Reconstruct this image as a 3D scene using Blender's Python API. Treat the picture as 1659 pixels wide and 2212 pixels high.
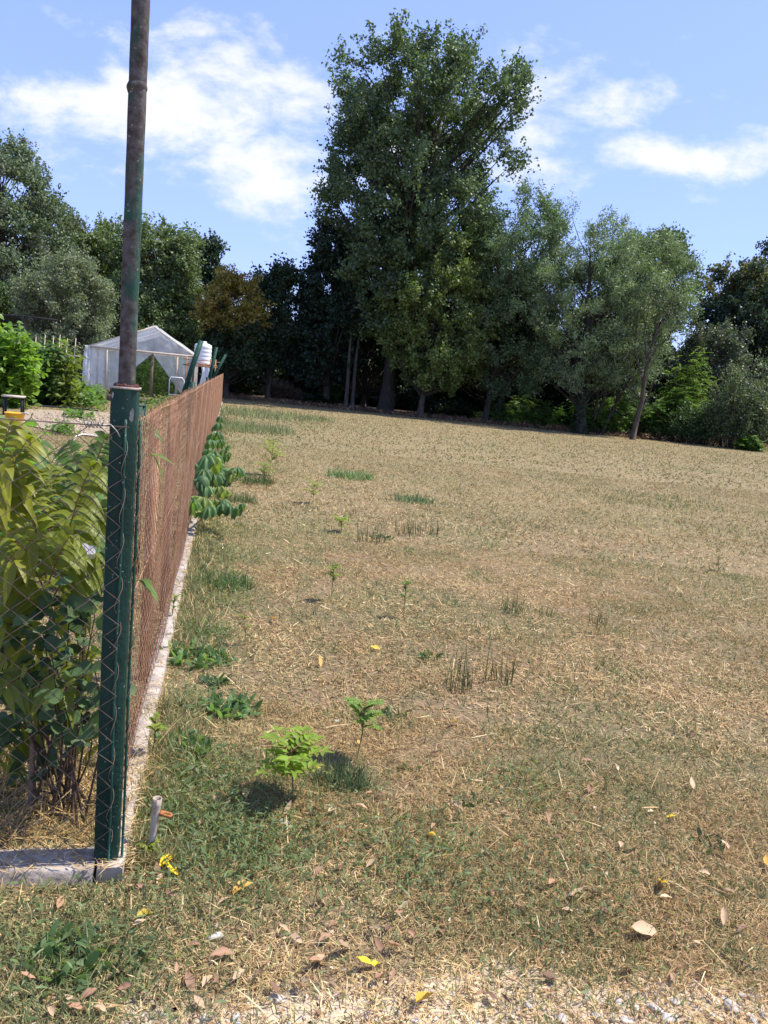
import bpy, math, random
import numpy as np
from math import sin, cos, radians, pi, atan2

for o in list(bpy.data.objects):
    bpy.data.objects.remove(o)
SC = bpy.context.scene
COL = SC.collection
RNG = np.random.default_rng(7)
random.seed(7)

# ------------------------------------------------------------------ camera
CAM_H, PITCH, ROLL, FPX = 1.6, radians(9.3), radians(5.5), 1663.0
cam = bpy.data.cameras.new("camera")
cam.sensor_fit = 'VERTICAL'
cam.sensor_height = 24.0
cam.lens = 12.0 / (1106.0 / FPX)
cam.clip_start, cam.clip_end = 0.05, 3000
cam_o = bpy.data.objects.new("camera", cam)
COL.objects.link(cam_o)
from mathutils import Matrix, Vector
cam_o.matrix_world = Matrix.Translation((0, 0, CAM_H)) @ Matrix.Rotation(pi / 2 - PITCH, 4, 'X') @ Matrix.Rotation(ROLL, 4, 'Z')
SC.camera = cam_o


def ray(px, py):
    a, b = px - 829.5, -(py - 1106.0)
    x = (a * cos(ROLL) - b * sin(ROLL)) / FPX
    y = (a * sin(ROLL) + b * cos(ROLL)) / FPX
    return np.array([x, cos(PITCH) + y * sin(PITCH), -sin(PITCH) + y * cos(PITCH)])


def ground(px, py, z=0.0):
    d = ray(px, py)
    t = (z - CAM_H) / d[2]
    return np.array([t * d[0], t * d[1], z])


def at(px, py, dist):
    d = ray(px, py)
    return np.array([0, 0, CAM_H]) + d * (dist / d[1])


# ------------------------------------------------------------------ light, sky, exposure
SUN_AZ, SUN_EL = radians(76.5), radians(59)
sun = bpy.data.lights.new("sun", 'SUN')
sun.energy, sun.angle, sun.color = 4.1, radians(0.53), (1.0, 0.94, 0.83)
sun_o = bpy.data.objects.new("sun", sun)
COL.objects.link(sun_o)
sd = Vector((sin(SUN_AZ) * cos(SUN_EL), cos(SUN_AZ) * cos(SUN_EL), sin(SUN_EL)))
sun_o.rotation_euler = sd.to_track_quat('Z', 'Y').to_euler()
sun_o.location = (30, 10, 60)

SC.view_settings.view_transform = 'Standard'
SC.view_settings.look = 'None'
SC.view_settings.exposure = 0.82
SC.view_settings.gamma = 1.0
SC.render.engine = 'CYCLES'
SC.cycles.max_bounces = 6
SC.cycles.diffuse_bounces = 3
SC.cycles.glossy_bounces = 2
SC.cycles.transmission_bounces = 4
SC.cycles.transparent_max_bounces = 12
SC.cycles.use_denoising = True

world = bpy.data.worlds.new("World")
SC.world = world
world.use_nodes = True
wt = world.node_tree
wt.nodes.clear()


class NT:
    """tiny node helper"""
    def __init__(self, tree):
        self.t = tree

    def n(self, kind, **kw):
        nd = self.t.nodes.new(kind)
        for k, v in kw.items():
            if hasattr(nd, k) and k not in nd.inputs:
                setattr(nd, k, v)
            else:
                self.set(nd, k, v)
        return nd

    def set(self, nd, k, v):
        s = nd.inputs[k]
        if isinstance(v, bpy.types.NodeSocket):
            self.t.links.new(v, s)
        else:
            s.default_value = v

    def m(self, op, a, b=None, c=None, clamp=False):
        nd = self.t.nodes.new('ShaderNodeMath')
        nd.operation = op
        nd.use_clamp = clamp
        for i, v in enumerate((a, b, c)):
            if v is None:
                continue
            if isinstance(v, bpy.types.NodeSocket):
                self.t.links.new(v, nd.inputs[i])
            else:
                nd.inputs[i].default_value = v
        return nd.outputs[0]

    def mix(self, f, a, b, blend='MIX'):
        nd = self.t.nodes.new('ShaderNodeMix')
        nd.data_type = 'RGBA'
        nd.blend_type = blend
        for i, v in ((0, f), (6, a), (7, b)):
            if isinstance(v, bpy.types.NodeSocket):
                self.t.links.new(v, nd.inputs[i])
            else:
                nd.inputs[i].default_value = (v if i == 0 else (*v[:3], 1))
        return nd.outputs[2]

    def ramp(self, f, stops):
        nd = self.t.nodes.new('ShaderNodeValToRGB')
        self.t.links.new(f, nd.inputs[0])
        cr = nd.color_ramp
        while len(cr.elements) < len(stops):
            cr.elements.new(0.5)
        for e, (p, c) in zip(cr.elements, stops):
            e.position = p
            e.color = (c, c, c, 1) if not isinstance(c, tuple) else (*c[:3], 1)
        return nd.outputs[0]


W = NT(wt)
sky = W.n('ShaderNodeTexSky', sky_type='NISHITA', sun_disc=False)
sky.sun_elevation, sky.sun_rotation = SUN_EL, SUN_AZ
sky.air_density, sky.dust_density, sky.ozone_density = 1.0, 0.6, 1.6
tc = W.n('ShaderNodeTexCoord')
sx = W.n('ShaderNodeSeparateXYZ', Vector=tc.outputs['Generated'])
yy = W.m('MAXIMUM', sx.outputs['Y'], 0.08)
uu = W.m('DIVIDE', sx.outputs['X'], yy)
vv = W.m('DIVIDE', sx.outputs['Z'], yy)
# clouds: banks of cumulus in fixed compass directions (centre from where each bank stands in the sky)
banks = [(330, 250, 300, 110, 1.2), (560, 200, 180, 95, 1.1), (120, 220, 170, 48, 1.0), (560, 340, 210, 110, 1.1),
         (330, 375, 190, 42, 0.8), (480, 430, 170, 35, 0.35), (470, 65, 110, 30, 0.55), (180, 130, 70, 24, 0.25),
         (1190, 170, 120, 75, 1.0), (1290, 215, 130, 52, 0.95), (1370, 140, 80, 50, 0.45), (1150, 320, 130, 90, 0.95),
         (1480, 340, 200, 40, 1.15), (1600, 330, 150, 45, 0.95), (1250, 390, 90, 40, 0.55), (1500, 420, 50, 35, 0.55),
         (1025, 55, 40, 14, 0.35), (900, 300, 220, 140, 0.7)]
mask = None
for (px, py, sw, sh, amp) in banks:
    d = ray(px, py)
    u0, v0 = d[0] / d[1], d[2] / d[1]
    e = W.m('ADD', W.m('POWER', W.m('ABSOLUTE', W.m('MULTIPLY', W.m('SUBTRACT', uu, u0), FPX / sw)), 2.0),
            W.m('POWER', W.m('ABSOLUTE', W.m('MULTIPLY', W.m('SUBTRACT', vv, v0), FPX / sh)), 2.0))
    g_ = W.m('MULTIPLY', W.m('EXPONENT', W.m('MULTIPLY', e, -0.8)), amp)
    mask = g_ if mask is None else W.m('MAXIMUM', mask, g_)
cv = W.n('ShaderNodeCombineXYZ', X=uu, Y=W.m('MULTIPLY', vv, 1.8), Z=0.0)
nz = W.n('ShaderNodeTexNoise', Vector=cv.outputs[0], Scale=9.0, Detail=11.0, Roughness=0.63, Distortion=0.12)
nz2 = W.n('ShaderNodeTexNoise', Vector=cv.outputs[0], Scale=3.4, Detail=4.0, Roughness=0.5)
dn = W.m('ADD', W.m('MULTIPLY', W.m('SUBTRACT', nz.outputs[0], 0.5), 2.6), W.m('MULTIPLY', W.m('SUBTRACT', nz2.outputs[0], 0.5), 1.3))
den = W.m('ADD', mask, dn)
sm = W.n('ShaderNodeMapRange', interpolation_type='SMOOTHSTEP')
W.set(sm, 'Value', den); W.set(sm, 'From Min', 0.34); W.set(sm, 'From Max', 1.15)
cl = W.m('MULTIPLY', sm.outputs[0], W.m('LESS_THAN', 0.0, sx.outputs['Y']))
gm_ = W.n('ShaderNodeGamma', Color=W.mix(1.0, sky.outputs[0], (.80, .80, 1.2), 'MULTIPLY'), Gamma=0.5)
skyc = W.mix(1.0, gm_.outputs[0], (1.3, 1.52, 2.1), 'MULTIPLY')
cloud = W.mix(W.m('MULTIPLY', cl, 0.93), skyc, (4.0, 4.05, 4.25))
bg = W.n('ShaderNodeBackground', Color=cloud, Strength=0.15)
wo = W.n('ShaderNodeOutputWorld', Surface=bg.outputs[0])


# ------------------------------------------------------------------ mesh builder
class MB:
    def __init__(self):
        self.v, self.f, self.c, self.n = [], [], [], 0

    def add(self, v, f, c=(1, 1, 1)):
        v = np.asarray(v, float).reshape(-1, 3)
        f = np.asarray(f, int)
        c = np.asarray(c, float)
        if c.ndim == 1:
            c = np.tile(c, (len(v), 1))
        self.v.append(v)
        self.f.append(f + self.n)
        self.c.append(c)
        self.n += len(v)

    def box(self, ctr, size, rot=0.0, c=(1, 1, 1), ax=None):
        s = np.array([[x, y, z] for x in (-.5, .5) for y in (-.5, .5) for z in (-.5, .5)]) * np.asarray(size)
        if ax is not None:
            s = s @ np.asarray(ax, float)
        elif rot:
            s = s @ np.array([[cos(rot), sin(rot), 0], [-sin(rot), cos(rot), 0], [0, 0, 1]])
        self.add(s + np.asarray(ctr), [[0, 1, 3, 2], [4, 6, 7, 5], [0, 4, 5, 1], [2, 3, 7, 6], [0, 2, 6, 4], [1, 5, 7, 3]], c)

    def beam(self, a, b, w, h, c=(1, 1, 1)):
        a, b = np.asarray(a, float), np.asarray(b, float)
        d = b - a
        L = np.linalg.norm(d)
        d /= L
        up = np.array([0, 0, 1.0]) if abs(d[2]) < .9 else np.array([0, 1.0, 0])
        s = np.cross(d, up); s /= np.linalg.norm(s)
        u = np.cross(s, d)
        self.box((a + b) / 2, (L, w, h), ax=[d, s, u], c=c)

    def tube(self, pts, rad, k=6, c=(1, 1, 1), cap=True):
        p = np.asarray(pts, float)
        n = len(p)
        r = np.broadcast_to(np.asarray(rad, float), (n,))
        t = np.gradient(p, axis=0)
        t /= np.linalg.norm(t, axis=1, keepdims=True) + 1e-9
        ref = np.array([0, 0, 1.0]) if abs(t[:, 2]).mean() < .8 else np.array([1.0, 0.13, 0])
        s = np.cross(t, ref)
        s /= np.linalg.norm(s, axis=1, keepdims=True) + 1e-9
        u = np.cross(s, t)
        a = np.arange(k) * 2 * pi / k
        v = p[:, None] + r[:, None, None] * (np.cos(a)[None, :, None] * s[:, None] + np.sin(a)[None, :, None] * u[:, None])
        i, j = np.meshgrid(np.arange(n - 1), np.arange(k), indexing='ij')
        j2 = (j + 1) % k
        f = np.stack([i * k + j, i * k + j2, (i + 1) * k + j2, (i + 1) * k + j], -1).reshape(-1, 4)
        base = self.n
        self.add(v.reshape(-1, 3), f, c)
        if cap and k >= 3:
            for e in (0, n - 1):
                self.add([p[e]], np.zeros((0, 4), int), c)
                m = self.n - 1
                ring = base + e * k + np.arange(k)
                tri = np.stack([np.full(k, m), ring, np.roll(ring, -1)], -1)
                self.f.append(tri)

    def lathe(self, prof, ctr, k=20, c=(1, 1, 1)):
        prof = np.asarray(prof, float)
        a = np.arange(k) * 2 * pi / k
        v = np.stack([prof[:, 0, None] * np.cos(a), prof[:, 0, None] * np.sin(a), np.repeat(prof[:, 1, None], k, 1)], -1)
        n = len(prof)
        i, j = np.meshgrid(np.arange(n - 1), np.arange(k), indexing='ij')
        j2 = (j + 1) % k
        f = np.stack([i * k + j, i * k + j2, (i + 1) * k + j2, (i + 1) * k + j], -1).reshape(-1, 4)
        self.add(v.reshape(-1, 3) + np.asarray(ctr), f, c)

    def build(self, name, mat, parent=None, origin=None, smooth=False):
        me = bpy.data.meshes.new(name)
        V = np.concatenate(self.v)
        if parent is not None:
            o_ = np.zeros(3)
            q = parent
            while q is not None:
                o_ += np.array(q.location)
                q = q.parent
        else:
            o_ = np.zeros(3) if origin is None else np.asarray(origin, float)
        V = V - o_
        C_ = np.concatenate(self.c)
        fl = [f for f in self.f if len(f)]
        loops = np.concatenate([f.ravel() for f in fl])
        tot = np.concatenate([np.full(len(f), f.shape[1]) for f in fl])
        st = np.concatenate([[0], np.cumsum(tot)[:-1]])
        me.vertices.add(len(V))
        me.vertices.foreach_set('co', V.ravel().astype(np.float32))
        me.loops.add(len(loops))
        me.loops.foreach_set('vertex_index', loops.astype(np.int32))
        me.polygons.add(len(tot))
        me.polygons.foreach_set('loop_start', st.astype(np.int32))
        me.polygons.foreach_set('loop_total', tot.astype(np.int32))
        if smooth:
            me.polygons.foreach_set('use_smooth', np.ones(len(tot), bool))
        at_ = me.attributes.new('Col', 'FLOAT_COLOR', 'POINT')
        at_.data.foreach_set('color', np.concatenate([C_, np.ones((len(C_), 1))], 1).ravel().astype(np.float32))
        me.update(calc_edges=True)
        me.materials.append(mat)
        o = bpy.data.objects.new(name, me)
        COL.objects.link(o)
        if parent is not None:
            o.parent = parent
        elif origin is not None:
            o.location = o_
        return o


def norm(a):
    return a / (np.linalg.norm(a, axis=-1, keepdims=True) + 1e-9)


def leafgrid(mb, base, d, up, L, Wd, droop, prof, fold=0.25, col=(1, 1, 1), mid=True, wave=0.0):
    """many leaves at once: ribbon along d that droops, width profile prof, folded on the midrib"""
    base, d, up = np.atleast_2d(base), norm(np.atleast_2d(d)), np.atleast_2d(up)
    N = len(base)
    L, Wd, droop = (np.broadcast_to(np.asarray(x, float), (N,)) for x in (L, Wd, droop))
    S = len(prof) - 1
    t = np.linspace(0, 1, S + 1)
    pr = np.asarray(prof, float)
    side = norm(np.cross(d, up))
    nor = np.cross(side, d)
    p = base[:, None] + d[:, None] * (L[:, None] * t)[..., None]
    p[..., 2] -= (L * droop)[:, None] * t ** 2
    hw = .5 * Wd[:, None] * pr
    lift = nor[:, None] * (hw * fold)[..., None]
    if wave:
        lift = lift + nor[:, None] * (wave * Wd[:, None] * np.sin(t * 14))[..., None]
    l = p - side[:, None] * hw[..., None] + lift
    r = p + side[:, None] * hw[..., None] + lift
    if mid:
        g = np.stack([l, p, r], 2)
        K = 3
    else:
        g = np.stack([l, r], 2)
        K = 2
    v = g.reshape(-1, 3)
    b = (np.arange(N) * (S + 1) * K)[:, None, None]
    i = (np.arange(S) * K)[None, :, None]
    j = np.arange(K - 1)[None, None, :]
    a0 = (b + i + j).ravel()
    f = np.stack([a0, a0 + 1, a0 + K + 1, a0 + K], -1)
    c = np.asarray(col, float)
    if c.ndim == 2:
        c = np.repeat(c, (S + 1) * K, 0)
    mb.add(v, f, c)


def rhomb(mb, c, d, nrm, L, Wd, col):
    """small tree leaves: one four cornered face each"""
    d = norm(d)
    s = norm(np.cross(d, nrm))
    L, Wd = np.broadcast_to(L, (len(c),))[:, None], np.broadcast_to(Wd, (len(c),))[:, None]
    v = np.stack([c - d * L * .5, c + s * Wd * .5 - d * L * .08, c + d * L * .5, c - s * Wd * .5 - d * L * .08], 1)
    mb.add(v.reshape(-1, 3), np.arange(len(c) * 4).reshape(-1, 4), np.repeat(col, 4, 0))


def rnd(n):
    return norm(RNG.normal(size=(n, 3)))


def hash2(ix, iy, seed):
    h = np.sin(ix * 127.1 + iy * 311.7 + seed * 74.7) * 43758.5453
    return h - np.floor(h)


def vnoise(x, y, sc, seed=0):
    x, y = np.asarray(x, float) / sc, np.asarray(y, float) / sc
    ix, iy = np.floor(x), np.floor(y)
    fx, fy = x - ix, y - iy
    fx, fy = fx * fx * (3 - 2 * fx), fy * fy * (3 - 2 * fy)
    a, b = hash2(ix, iy, seed), hash2(ix + 1, iy, seed)
    c, d = hash2(ix, iy + 1, seed), hash2(ix + 1, iy + 1, seed)
    return (a * (1 - fx) + b * fx) * (1 - fy) + (c * (1 - fx) + d * fx) * fy


def fbm(x, y, sc, seed=0):
    return (vnoise(x, y, sc, seed) * .5 + vnoise(x, y, sc * .45, seed + 1) * .3 + vnoise(x, y, sc * .2, seed + 2) * .2)


# ------------------------------------------------------------------ materials
def mat_new(name):
    m = bpy.data.materials.new(name)
    m.use_nodes = True
    m.node_tree.nodes.clear()
    return m, NT(m.node_tree)


def leaf_mat(name, trans=0.35, rough=0.5, spec=0.35, tint=(1.25, 1.35, 0.55)):
    m, T = mat_new(name)
    a = T.n('ShaderNodeAttribute', attribute_name='Col')
    p = T.n('ShaderNodeBsdfPrincipled', **{'Base Color': a.outputs['Color'], 'Roughness': rough, 'Specular IOR Level': spec})
    tr = T.n('ShaderNodeBsdfTranslucent', Color=T.mix(1.0, a.outputs['Color'], tint, 'MULTIPLY'))
    mx = T.n('ShaderNodeMixShader', Fac=trans)
    T.t.links.new(p.outputs[0], mx.inputs[1])
    T.t.links.new(tr.outputs[0], mx.inputs[2])
    T.n('ShaderNodeOutputMaterial', Surface=mx.outputs[0])
    return m


def noisy_mat(name, stops, scale=20.0, rough=0.8, bump=0.3, metal=0.0, detail=8.0, stretch=(1, 1, 1), attr=False, spec=0.3, bscale=None):
    m, T = mat_new(name)
    t_ = T.n('ShaderNodeTexCoord')
    mp = T.n('ShaderNodeMapping', Vector=t_.outputs['Object'])
    mp.inputs['Scale'].default_value = stretch
    nz_ = T.n('ShaderNodeTexNoise', Vector=mp.outputs[0], Scale=scale, Detail=detail, Roughness=0.62)
    c = T.ramp(nz_.outputs[0], stops)
    if attr:
        a = T.n('ShaderNodeAttribute', attribute_name='Col')
        c = T.mix(1.0, c, a.outputs['Color'], 'MULTIPLY')
    p = T.n('ShaderNodeBsdfPrincipled', **{'Base Color': c, 'Roughness': rough, 'Metallic': metal, 'Specular IOR Level': spec})
    nb = T.n('ShaderNodeTexNoise', Vector=mp.outputs[0], Scale=(bscale or scale * 3), Detail=6.0)
    b = T.n('ShaderNodeBump', Height=nb.outputs[0], Strength=bump, Distance=0.01)
    T.t.links.new(b.outputs[0], p.inputs['Normal'])
    T.n('ShaderNodeOutputMaterial', Surface=p.outputs[0])
    return m


M = {}
M['leaf'] = leaf_mat('tree_foliage', 0.30, 0.5, 0.4)
M['leaf_soft'] = leaf_mat('garden_foliage', 0.5, 0.45, 0.35, (1.3, 1.35, 0.5))
M['leaf_thick'] = leaf_mat('rose_foliage', 0.25, 0.45, 0.25)
M['grass'] = leaf_mat('grass_blades', 0.22, 0.65, 0.15, (1.1, 1.1, 0.8))
M['litter'] = leaf_mat('fallen_leaf', 0.18, 0.6, 0.3, (1.1, 1.0, 0.7))
M['bark'] = noisy_mat('bark', [(0.3, (.035, .028, .022)), (0.7, (.12, .098, .078))], 9, 0.9, 0.8, stretch=(1, 1, .25), attr=True)
M['stem'] = noisy_mat('plant_stem', [(0.3, (.55, .55, .55)), (0.7, (1, 1, 1))], 40, 0.6, 0.15, attr=True)
M['concrete'] = noisy_mat('pale_concrete', [(0.28, (.15, .12, .09)), (0.5, (.37, .315, .26)), (0.75, (.52, .47, .41))], 14, 0.9, 0.7)
M['stone'] = noisy_mat('white_limestone', [(0.3, (.36, .32, .27)), (0.7, (.64, .60, .55))], 25, 0.85, 0.4)
M['wood'] = noisy_mat('pale_wood', [(0.3, (.38, .31, .23)), (0.7, (.62, .54, .44))], 8, 0.75, 0.3, stretch=(6, 6, .6))
M['dark_wood'] = noisy_mat('weathered_wood', [(0.3, (.13, .09, .06)), (0.7, (.27, .20, .14))], 8, 0.8, 0.3, stretch=(6, 6, .6))
M['rust'] = noisy_mat('rusty_wire', [(0.25, (.17, .078, .04)), (0.5, (.38, .20, .11)), (0.75, (.54, .37, .24))], 9, 0.8, 0.2)
M['wire'] = noisy_mat('old_wire', [(0.3, (.11, .075, .055)), (0.7, (.26, .20, .155))], 14, 0.6, 0.2, metal=0.3)
M['tie'] = noisy_mat('grey_tie_wire', [(0.3, (.16, .16, .15)), (0.7, (.34, .34, .32))], 30, 0.5, 0.2, metal=0.5)
M['black'] = noisy_mat('black_netting', [(0.3, (.012, .012, .016)), (0.7, (.03, .03, .038))], 30, 0.8, 0.3)
M['plastic_white'] = noisy_mat('white_plastic', [(0.3, (.74, .74, .73)), (0.7, (.82, .82, .81))], 4, 0.4, 0.05)
M['yellow'] = noisy_mat('yellow_plastic', [(0.3, (.65, .33, .02)), (0.7, (.78, .42, .04))], 6, 0.45, 0.1)
M['petal'] = leaf_mat('white_petal', 0.4, 0.6, 0.2, (1, 1, 1))


def paint_mat(name, green, rustc, thr, wscale, zrust=None, chips=True, light=None):
    """green paint with rust patches, scratches and small pale chips"""
    m, T = mat_new(name)
    t_ = T.n('ShaderNodeTexCoord')
    mp = T.n('ShaderNodeMapping', Vector=t_.outputs['Object'])
    mp.inputs['Scale'].default_value = (1, 1, 0.22)
    n1 = T.n('ShaderNodeTexNoise', Vector=mp.outputs[0], Scale=wscale, Detail=9.0, Roughness=0.65)
    f = n1.outputs[0]
    if zrust is not None:
        sz = T.n('ShaderNodeSeparateXYZ', Vector=t_.outputs['Object'])
        mr = T.n('ShaderNodeMapRange')
        T.set(mr, 'Value', sz.outputs['Z'])
        mr.inputs['From Min'].default_value = zrust[0]
        mr.inputs['From Max'].default_value = zrust[1]
        mr.inputs['To Min'].default_value = 0.0
        mr.inputs['To Max'].default_value = zrust[2]
        f = T.m('ADD', f, mr.outputs[0])
    msk = T.ramp(f, [(thr - .04, 0.0), (thr + .05, 1.0)])
    n2 = T.n('ShaderNodeTexNoise', Vector=t_.outputs['Object'], Scale=6.0, Detail=6.0)
    g2 = tuple(min(1, x * 1.7 + .006) for x in green)
    gc = T.mix(T.ramp(n2.outputs[0], [(.35, 0.0), (.7, 1.0)]), green, g2)
    n3 = T.n('ShaderNodeTexNoise', Vector=t_.outputs['Object'], Scale=45.0, Detail=4.0)
    rc = T.mix(T.ramp(n3.outputs[0], [(.35, 0.0), (.65, 1.0)]), rustc[0], rustc[1])
    c = T.mix(msk, gc, rc)
    if chips:
        n4 = T.n('ShaderNodeTexNoise', Vector=t_.outputs['Object'], Scale=105.0, Detail=2.0)
        c = T.mix(T.ramp(n4.outputs[0], [(.685, 0.0), (.73, 1.0)]), c, light or (.22, .25, .23))
    p = T.n('ShaderNodeBsdfPrincipled', **{'Base Color': c, 'Roughness': T.mix(msk, (.55, .55, .55), (.85, .85, .85)), 'Specular IOR Level': 0.22})
    nb = T.n('ShaderNodeTexNoise', Vector=t_.outputs['Object'], Scale=60.0, Detail=5.0)
    b = T.n('ShaderNodeBump', Height=T.m('ADD', nb.outputs[0], T.m('MULTIPLY', f, .6)), Strength=0.5, Distance=0.006)
    T.t.links.new(b.outputs[0], p.inputs['Normal'])
    T.n('ShaderNodeOutputMaterial', Surface=p.outputs[0])
    return m


M['post_paint'] = paint_mat('dark_green_post_paint', (.005, .026, .018), ((.05, .03, .02), (.12, .08, .06)), .74, 14)
M['green_paint'] = paint_mat('green_paint', (.008, .042, .028), ((.05, .03, .02), (.14, .08, .05)), .74, 14)
M['pole_paint'] = paint_mat('peeling_pole_paint', (.011, .045, .027), ((.050, .036, .030), (.105, .096, .090)), .60, 17, (0.45, 1.3, 0.16), light=(.24, .21, .19))
M['primer'] = noisy_mat('red_primer', [(0.3, (.05, .018, .014)), (0.7, (.13, .05, .04))], 30, 0.85, 0.4)
M['pipe_paint'] = paint_mat('flaking_white_pipe_paint', (.36, .31, .25), ((.16, .07, .03), (.34, .16, .07)), .53, 40, chips=False)
M['rust_bright'] = noisy_mat('orange_rust', [(0.3, (.24, .09, .03)), (0.6, (.42, .17, .06)), (.8, (.62, .50, .40))], 60, 0.85, 0.5)

# thin translucent greenhouse film
m_, T_ = mat_new('milky_film')
tcf = T_.n('ShaderNodeTexCoord')
nf = T_.n('ShaderNodeTexNoise', Vector=tcf.outputs['Object'], Scale=2.2, Detail=6.0, Roughness=0.6)
df = T_.n('ShaderNodeBsdfPrincipled', **{'Base Color': (.82, .83, .84, 1), 'Roughness': 0.3})
tf = T_.n('ShaderNodeBsdfTranslucent', Color=(.86, .88, .90, 1))
tp = T_.n('ShaderNodeBsdfTransparent', Color=(.95, .96, .97, 1))
m1 = T_.n('ShaderNodeMixShader', Fac=0.45)
T_.t.links.new(df.outputs[0], m1.inputs[1]); T_.t.links.new(tf.outputs[0], m1.inputs[2])
m2 = T_.n('ShaderNodeMixShader', Fac=T_.ramp(nf.outputs[0], [(.3, .56), (.7, .26)]))
T_.t.links.new(m1.outputs[0], m2.inputs[1]); T_.t.links.new(tp.outputs[0], m2.inputs[2])
bf = T_.n('ShaderNodeBump', Height=nf.outputs[0], Strength=0.6, Distance=0.15)
T_.t.links.new(bf.outputs[0], df.inputs['Normal'])
T_.n('ShaderNodeOutputMaterial', Surface=m2.outputs[0])
M['film'] = m_


# ------------------------------------------------------------------ tagging
def tag(o, label=None, cat=None, group=None, kind=None):
    for k, v in (('label', label), ('category', cat), ('group', group), ('kind', kind)):
        if v:
            o[k] = v
    return o


def thing(name, label, cat, loc, group=None):
    o = bpy.data.objects.new(name, None)
    o.empty_display_size = 0.2
    COL.objects.link(o)
    o.location = loc
    return tag(o, label, cat, group)


def dup(root, loc, rz=0.0, label=None, scale=1.0):
    r = root.copy()
    COL.objects.link(r)
    r.location, r.rotation_euler, r.scale = loc, (0, 0, rz), (scale,) * 3
    if label:
        r['label'] = label
    for ch in list(root.children):
        c = ch.copy()
        COL.objects.link(c)
        c.parent = r
        for g in list(ch.children):
            d = g.copy()
            COL.objects.link(d)
            d.parent = c
    return r


# fence frame: origin at the corner post, U along the long side, Nr to the meadow side
FAZ = radians(-12.1)
U = np.array([sin(FAZ), cos(FAZ), 0.0])
Nr = np.array([cos(FAZ), -sin(FAZ), 0.0])
Z = np.array([0, 0, 1.0])
O = np.array([-0.775, 2.235, 0.0])


def fp(s, r=0.0, z=0.0):
    """point: s metres along the long fence, r metres towards the meadow"""
    return O + U * s + Nr * r + Z * z


def fcoord(x, y):
    dx, dy = x - O[0], y - O[1]
    return dx * U[0] + dy * U[1], dx * Nr[0] + dy * Nr[1]


# ------------------------------------------------------------------ ground
def hz(x, y):
    x, y = np.asarray(x, float), np.asarray(y, float)
    near = np.exp(-np.maximum(0, np.hypot(x, y) - 6) / 8)
    h = .022 * (fbm(x, y, 1.3, 3) - .5) * near + .018 * (fbm(x, y, .33, 9) - .5) * near + .10 * (vnoise(x, y, 7, 5) - .5) * (1 - near)
    s, r = fcoord(x, y)
    return h


GREEN = [(465, 1190, .5, .8), (440, 1290, .35, .8), (430, 1400, .3, .8), (470, 1560, .22, .5), (395, 1690, .22, .8), (480, 1690, .30, .7),
         (430, 1800, .28, .9), (540, 1850, .22, .7), (350, 1760, .2, .9), (700, 1680, .16, .9), (1000, 1900, .30, .5), (900, 1830, .2, .5),
         (1180, 1990, .25, .55), (140, 2060, .25, .9), (250, 2000, .18, .6), (520, 950, 1.6, .9), (500, 900, 4, .9), (600, 940, 1.5, .6),
         (1400, 1080, 1.1, .35), (1600, 1400, .8, .30), (1640, 1700, .5, .35), (760, 1030, .4, .9), (890, 1080, .4, .6), (640, 1330, .2, .5),
         (880, 1420, .25, .45), (1100, 1320, .2, .5), (640, 1450, .25, .35), (1120, 1700, .22, .5), (820, 1540, .15, .6), (1230, 1850, .25, .4),
         (60, 1050, 1.5, .6), (130, 1500, .8, .5), (120, 1200, .8, .6)]
GW = [(ground(px, py), s, a) for px, py, s, a in GREEN]


def greenness(x, y):
    g = .05 + np.clip((fbm(x, y, 1.1, 21) - .47) * 1.3, 0, .24) + np.clip((fbm(x, y, 5, 31) - .5) * .7, 0, .14)
    g = g + np.clip((vnoise(x, y, .3, 41) - .72) * 1.6, 0, .5)
    for c, s, a in GW:
        g = np.maximum(g, .62 * a * np.exp(-((x - c[0]) ** 2 + (y - c[1]) ** 2) / (2 * s * s)))
    return np.clip(g, 0, 1)


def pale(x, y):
    """bare straw and gravel strip where the road verge begins, right in front; paleness partly painted lens flare"""
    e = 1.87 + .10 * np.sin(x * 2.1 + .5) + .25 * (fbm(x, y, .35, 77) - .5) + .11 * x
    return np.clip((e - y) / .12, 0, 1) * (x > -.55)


gx = np.unique(np.concatenate([np.linspace(-700, -60, 9), np.linspace(-60, -6, 40), np.linspace(-6, 8, 190), np.linspace(8, 60, 40), np.linspace(60, 700, 9)]))
gy = np.unique(np.concatenate([np.linspace(-300, -4, 8), np.linspace(-4, 1, 14), np.linspace(1, 9, 160), np.linspace(9, 80, 90), np.linspace(80, 900, 10)]))
X, Y = np.meshgrid(gx, gy, indexing='ij')
Vg = np.stack([X, Y, hz(X, Y)], -1).reshape(-1, 3)
ni, nj = len(gx), len(gy)
i, j = np.meshgrid(np.arange(ni - 1), np.arange(nj - 1), indexing='ij')
Fg = np.stack([i * nj + j, (i + 1) * nj + j, (i + 1) * nj + j + 1, i * nj + j + 1], -1).reshape(-1, 4)
gr = np.clip(greenness(Vg[:, 0], Vg[:, 1]), 0, .8)[:, None]
far = np.clip((np.hypot(Vg[:, 0], Vg[:, 1]) - 5) / 8, 0, 1)[:, None]
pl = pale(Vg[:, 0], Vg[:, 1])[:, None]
soilc = np.array([.22, .155, .095]) * (1 - far) + np.array([.27, .21, .115]) * far
grc = soilc * (1 - gr) + np.array([.17, .17, .07]) * gr
grc = grc * (1 - pl) + np.array([.55, .44, .32]) * pl  # pale gravel, with some lens flare brightness mixed into its colour
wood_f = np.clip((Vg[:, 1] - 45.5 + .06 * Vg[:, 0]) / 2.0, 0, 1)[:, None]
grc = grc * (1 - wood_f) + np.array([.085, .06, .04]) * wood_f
mbg = MB()
mbg.add(Vg, Fg, grc)
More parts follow.
